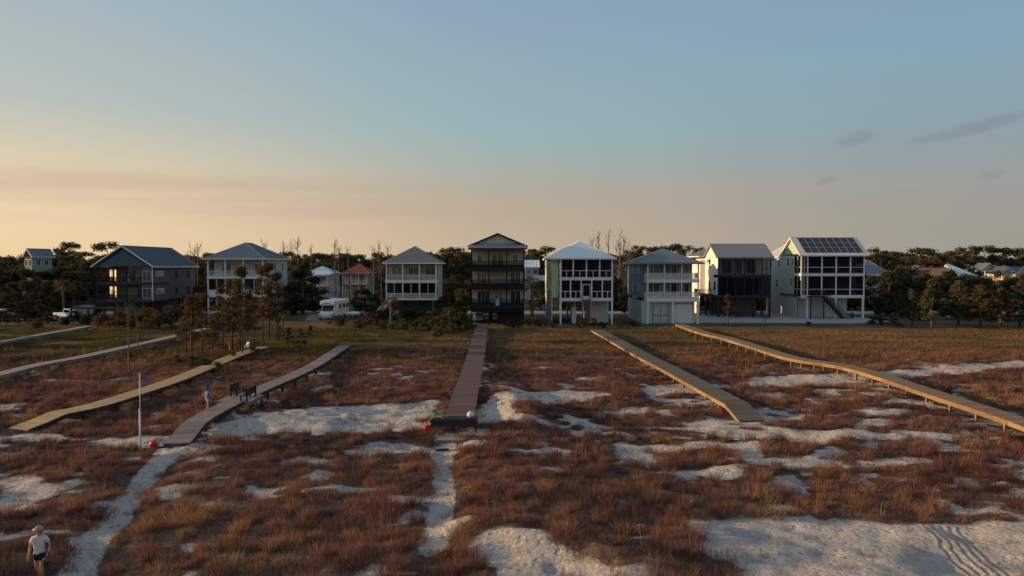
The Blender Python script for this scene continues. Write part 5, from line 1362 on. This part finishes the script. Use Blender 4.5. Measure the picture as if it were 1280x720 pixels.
def hand(wr, dirv, palmn, side, s):
    """five short chains from the wrist"""
    wr = Vector(wr); d = Vector(dirv).normalized(); n = Vector(palmn).normalized(); w = d.cross(n).normalized()*side
    pc = wr+d*.05*s; out = []
    for i, (off, L) in enumerate(((-.03,.062),(-.01,.075),(.011,.07),(.031,.055))):
        k = wr+d*.085*s+w*off*s; out.append([(wr, .022*s), (pc+w*off*.6*s, .014*s), (k, .0095*s), (k+d*L*.5*s+n*.012*s, .008*s), (k+d*L*.85*s+n*.035*s, .007*s)])
    out.append([(wr, .022*s), (wr+d*.03*s-w*.03*s, .012*s), (wr+d*.06*s-w*.052*s+n*.01*s, .01*s), (wr+d*.09*s-w*.055*s+n*.02*s, .008*s)])
    return out
def person(name, loc, rz, label, h, pose, mats):
    """facing -y; pose gives hip/knee/foot and elbow/wrist offsets"""
    s = h/1.75; r = empty(name, loc, rz, label, 'person')
    V = lambda x, y, z: Vector((x*s, y*s, z*s))
    hip = V(0,0,.93); be = V(0,.0,1.08); ch = V(0,.0,1.3); nk = V(0,.01,1.46); nk2 = V(0,-.005,1.53); hd = V(0,-.015,1.6); ht = V(0,-.01,1.72)
    ch_ = [[(hip,(.15*s,.115*s)),(be,(.13*s,.1*s)),(ch,(.155*s,.11*s)),(nk,(.065*s,.06*s)),(nk2,.052*s),(hd,(.085*s,.09*s)),(V(0,-.01,1.66),(.09*s,.1*s)),(ht,(.065*s,.075*s))]]
    for sx in (-1, 1):
        P = pose['l' if sx > 0 else 'r']
        hp = V(sx*.09,0,.88); kn = V(*P['knee']); an = V(*P['ankle']); toe = V(*P['toe'])
        ch_.append([(hip,(.15*s,.115*s)),(hp,.088*s),((hp+kn)/2,.076*s),(kn,.054*s),(kn.lerp(an,.35),.056*s),(an,.036*s),(an+V(0,-.01,-.05),.038*s),(toe,.03*s)])
        sh = V(sx*.19,0,1.4); el = V(*P['elbow']); wr = V(*P['wrist'])
        ch_.append([(ch,(.155*s,.11*s)),(sh,.058*s),((sh+el)/2,.046*s),(el,.038*s),(el.lerp(wr,.4),.036*s),(wr,.024*s)])
        for c in hand(wr, wr-el, (-sx*.3,-1,0), sx, s): c[0] = (wr, .024*s); ch_.append(c)
    body = skin_obj('body', ch_, mats['skin'], r)
    # face
    f = MB(); f.ell(V(0,-.115,1.605), (.014*s,.022*s,.02*s), 8, 6); f.build('nose', mats['skin'], r, True)
    for sx in (-1, 1):
        MB().ell(V(sx*.036,-.098,1.64), (.014*s,.01*s,.009*s), 8, 6).build('eye', M['shorts'], r, True)
        MB().ell(V(sx*.092,0,1.62), (.012*s,.025*s,.034*s), 8, 6).build('ear', mats['skin'], r, True)
    MB().ell(V(0,-.1,1.565), (.028*s,.01*s,.007*s), 8, 6).build('mouth', M['red'], r, True)
    hb = MB().ell(V(0,.018,1.675), (.105*s,.115*s,.1*s), 14, 10); hb.ell(V(0,.05,1.6), (.09*s,.07*s,.1*s), 12, 8); hb.build('hair', mats['hair'], r, True)
    # shirt
    c2 = [[(V(0,0,.86),(.185*s,.15*s)),(V(0,0,.95),(.175*s,.14*s)),(be,(.155*s,.125*s)),(ch,(.175*s,.135*s)),(V(0,.01,1.46),(.105*s,.09*s))]]
    for sx in (-1, 1):
        P = pose['l' if sx > 0 else 'r']; sh = V(sx*.19,0,1.4); el = V(*P['elbow']); c2.append([(ch,(.175*s,.135*s)),(sh,.078*s),(sh.lerp(el,.65),.07*s)])
    skin_obj('shirt', c2, mats['top'], r)
    c3 = [[(V(0,0,1.0),(.165*s,.13*s)),(V(0,0,.9),(.17*s,.135*s))]]
    for sx in (-1, 1):
        P = pose['l' if sx > 0 else 'r']; hp = V(sx*.09,0,.88); kn = V(*P['knee']); c3.append([(V(0,0,.9),(.17*s,.135*s)),(hp.lerp(kn,.15),.11*s),(hp.lerp(kn,.62),.095*s)])
    skin_obj('shorts', c3, mats['bottom'], r)
    for sx in (-1, 1):
        P = pose['l' if sx > 0 else 'r']; an = V(*P['ankle']); toe = V(*P['toe'])
        skin_obj('shoe', [[(an+V(0,.045,-.055),.042*s),(an+V(0,-.04,-.06),.045*s),(toe+V(0,-.02,.0),.036*s)]], mats['shoe'], r, 1)
    return r, V
walk = dict(l=dict(knee=(.1,-.16,.5), ankle=(.1,-.13,.1), toe=(.1,-.3,.035), elbow=(.27,.12,1.13), wrist=(.28,.02,.9)),
            r=dict(knee=(-.1,.02,.49), ankle=(-.1,.2,.12), toe=(-.1,.06,.04), elbow=(-.27,-.1,1.13), wrist=(-.26,-.26,.95)))
g = G(50, 723); gz = T(g.x, g.y)
r, V = person('person', (g.x, g.y, gz+.0), R(10), 'person in khaki cap, off white shirt and black shorts walking the sandy path', 1.64,
  dict(l=dict(knee=(.1,-.1,.5), ankle=(.09,-.02,.1), toe=(.1,-.2,.035), elbow=(.3,.05,1.14), wrist=(.3,-.12,.95)),
       r=dict(knee=(-.1,.03,.49), ankle=(-.08,.14,.11), toe=(-.09,0,.04), elbow=(-.27,.0,1.12), wrist=(-.24,-.15,.9))),
  dict(skin=M['skin'], hair=M['hair'], top=M['shirt'], bottom=M['shorts'], shoe=M['tyre']))
mb = MB().ell(V(0,.0,1.71), (.115,.122,.08), 16, 8); mb.tube([V(0,-.05,1.69),V(0,-.05,1.71)], .15, 20); mb.build('hat', M['cap'], r, True)
cg = G(259.5, 513, .6)
person('person', (cg.x, cg.y, .61), R(150), 'child in bright blue swimwear walking away along the weathered grey boardwalk', 1.38, walk,
  dict(skin=M['skin'], hair=M['hair'], top=M['blue_shirt'], bottom=M['aqua_cloth'], shoe=M['skin']))
# bag carried by the person
b = MB().ell((0,0,0), (.13,.09,.16), 12, 8).tube([(-.08,0,.1),(-.05,0,.3),(.05,0,.3),(.08,0,.1)], .012, 6).build('bag', M['car_dark'], smooth=True)
b.location = r.location+Vector((.32,-.15,.66)); tag(b, 'dark bag hanging from the hand of the person in the cap', 'bag')
# things by the yellow boardwalk under the young pines
kg = G(297, 437); 
c = chair_beach(kg.x-.6, kg.y, T(kg.x, kg.y)+.1, .5, M['red'], 'red folding chair beside the yellow boardwalk under the young pines')
c = chair_beach(kg.x+.7, kg.y+.3, T(kg.x, kg.y)+.1, -.6, M['white'], 'white folding chair beside the yellow boardwalk under the young pines')
make_grass()
# ---------- sky, sun, camera ----------
sc = bpy.context.scene
w = bpy.data.worlds.new('World'); sc.world = w; w.use_nodes = True; nt = w.node_tree; bg = nt.nodes['Background']
sky = nd(nt, 'ShaderNodeTexSky', sky_type='NISHITA', sun_disc=False); 
# towards the sun: left (-x) and a little behind the houses (+y)
sd = Vector((-math.cos(SUN_BACK)*math.cos(SUN_EL), math.sin(SUN_BACK)*math.cos(SUN_EL), math.sin(SUN_EL)))
sky.sun_elevation = SUN_EL; sky.sun_rotation = math.atan2(sd.x, sd.y); sky.air_density = 1.2; sky.dust_density = 2.5; sky.ozone_density = 1.5
tc = nd(nt, 'ShaderNodeTexCoord'); D = tc.outputs['Generated']
sp = nd(nt, 'ShaderNodeSeparateXYZ'); nt.links.new(D, sp.inputs[0])
def vdot(v):
    n = nd(nt, 'ShaderNodeVectorMath', operation='DOT_PRODUCT'); nt.links.new(D, n.inputs[0]); n.inputs[1].default_value = v; return n.outputs['Value']
def srgb(r, g, b): return tuple(((c/255+.055)/1.055)**2.4 if c > 10 else c/255/12.92 for c in (r, g, b))
# evening colours by height, warm towards the sun and grey away from it
el = sp.outputs['Z']
warm = ramp(nt, el, [(0,srgb(248,218,170)),(.06,srgb(244,216,178)),(.12,srgb(228,210,180)),(.2,srgb(189,195,189)),(.36,srgb(160,183,196)),(.55,srgb(152,166,182)),(1,srgb(138,150,166))])
midc = ramp(nt, el, [(0,srgb(205,187,155)),(.05,srgb(195,176,155)),(.1,srgb(182,174,159)),(.19,srgb(155,182,187)),(.36,srgb(143,169,190)),(.55,srgb(150,164,182)),(1,srgb(138,150,166))])
cool = ramp(nt, el, [(0,srgb(166,160,149)),(.08,srgb(157,156,152)),(.16,srgb(143,161,171)),(.26,srgb(136,168,184)),(.38,srgb(132,157,182)),(.55,srgb(144,158,178)),(1,srgb(138,150,166))])
az = vdot(Vector((sd.x, sd.y, 0)).normalized())        # 1 towards the sun .. -1 opposite
f1 = nd(nt, 'ShaderNodeMapRange', interpolation_type='SMOOTHSTEP', i_1=.0, i_2=.72); nt.links.new(az, f1.inputs[0])
f2 = nd(nt, 'ShaderNodeMapRange', interpolation_type='SMOOTHSTEP', i_1=-.6, i_2=.15); nt.links.new(az, f2.inputs[0])
grad = mixc(nt, f1.outputs[0], mixc(nt, f2.outputs[0], cool, midc), warm)
# thin layered cloud low towards the sun, a few wisps at the right
mp = nd(nt, 'ShaderNodeMapping'); mp.inputs['Scale'].default_value = (1.6, 1.6, 38); nt.links.new(D, mp.inputs[0])
n = nd(nt, 'ShaderNodeTexNoise', i_Scale=1.0, i_Detail=4, i_Roughness=.5); nt.links.new(mp.outputs[0], n.inputs['Vector'])
band = ramp(nt, el, [(.045,(0,0,0)),(.075,(1,1,1)),(.105,(1,1,1)),(.13,(0,0,0))], 'EASE')
st = ramp(nt, n.outputs['Fac'], [(.4,(0,0,0)),(.62,(1,1,1))])
f3 = nd(nt, 'ShaderNodeMapRange', i_1=-.45, i_2=.5, i_3=.1, i_4=.42); nt.links.new(az, f3.inputs[0])
k = math_(nt, 'MULTIPLY', math_(nt, 'MULTIPLY', band, st), f3.outputs[0])
grad = mixc(nt, k, grad, srgb(196,164,146))
def wisp(px, py, wx, wz, amt, base):
    u = (px-640)/F; v = (360-py)/F
    d = Vector((u, math.cos(PITCH)+v*math.sin(PITCH), -math.sin(PITCH)+v*math.cos(PITCH))).normalized()
    rgt = Vector((d.y, -d.x, 0)).normalized(); up = rgt.cross(d)
    a = math_(nt, 'MULTIPLY', vdot(rgt), 1/wx); b = math_(nt, 'MULTIPLY', math_(nt, 'ADD', vdot(up), math_(nt, 'MULTIPLY', vdot(rgt), -.22)), 1/wz)
    q = math_(nt, 'ADD', math_(nt, 'MULTIPLY', a, a), math_(nt, 'MULTIPLY', b, b))
    nn = nd(nt, 'ShaderNodeTexNoise', i_Scale=14, i_Detail=6, i_Roughness=.6); m2 = nd(nt, 'ShaderNodeMapping'); m2.inputs['Scale'].default_value = (1, 1, 2.6)
    nt.links.new(D, m2.inputs[0]); nt.links.new(m2.outputs[0], nn.inputs['Vector'])
    q = math_(nt, 'ADD', q, math_(nt, 'MULTIPLY_ADD', nn.outputs['Fac'], 3.0, -1.5))
    m = nd(nt, 'ShaderNodeMapRange', interpolation_type='SMOOTHSTEP', i_1=1.3, i_2=-1.1, i_3=0.0, i_4=amt); nt.links.new(q, m.inputs[0])
    fw = math_(nt, 'GREATER_THAN', vdot(d), .5)
    return mixc(nt, math_(nt, 'MULTIPLY', m.outputs[0], fw), base, srgb(118,120,134))
for a in ((1072,172,.03,.013,.7),(1212,162,.06,.009,.7),(1150,175,.03,.008,.4),(1032,227,.014,.006,.35),(1240,219,.013,.006,.3)): grad = wisp(*a, grad)
nish = mixc(nt, 1.0, sky.outputs[0], (.12,.12,.12), 'MULTIPLY')
mixn = mixc(nt, .9, nish, grad)
nt.links.new(mixn, bg.inputs[0]); bg.inputs[1].default_value = .8
sl = bpy.data.lights.new('sun', 'SUN'); sl.energy = 5.0; sl.angle = R(.53); sl.color = (1, .62, .3)
so = bpy.data.objects.new('sun', sl); C.objects.link(so); so.rotation_euler = (-sd).to_track_quat('-Z', 'Y').to_euler()
cam = bpy.data.cameras.new('camera'); co = bpy.data.objects.new('camera', cam); C.objects.link(co)
cam.lens = 24; cam.sensor_width = 36; cam.clip_end = 12000; co.location = (0,0,CAMZ); co.rotation_euler = (math.pi/2-PITCH, 0, 0)
sc.camera = co
sc.view_settings.view_transform = 'Standard'; sc.view_settings.look = 'None'; sc.view_settings.exposure = .32; sc.view_settings.gamma = 1
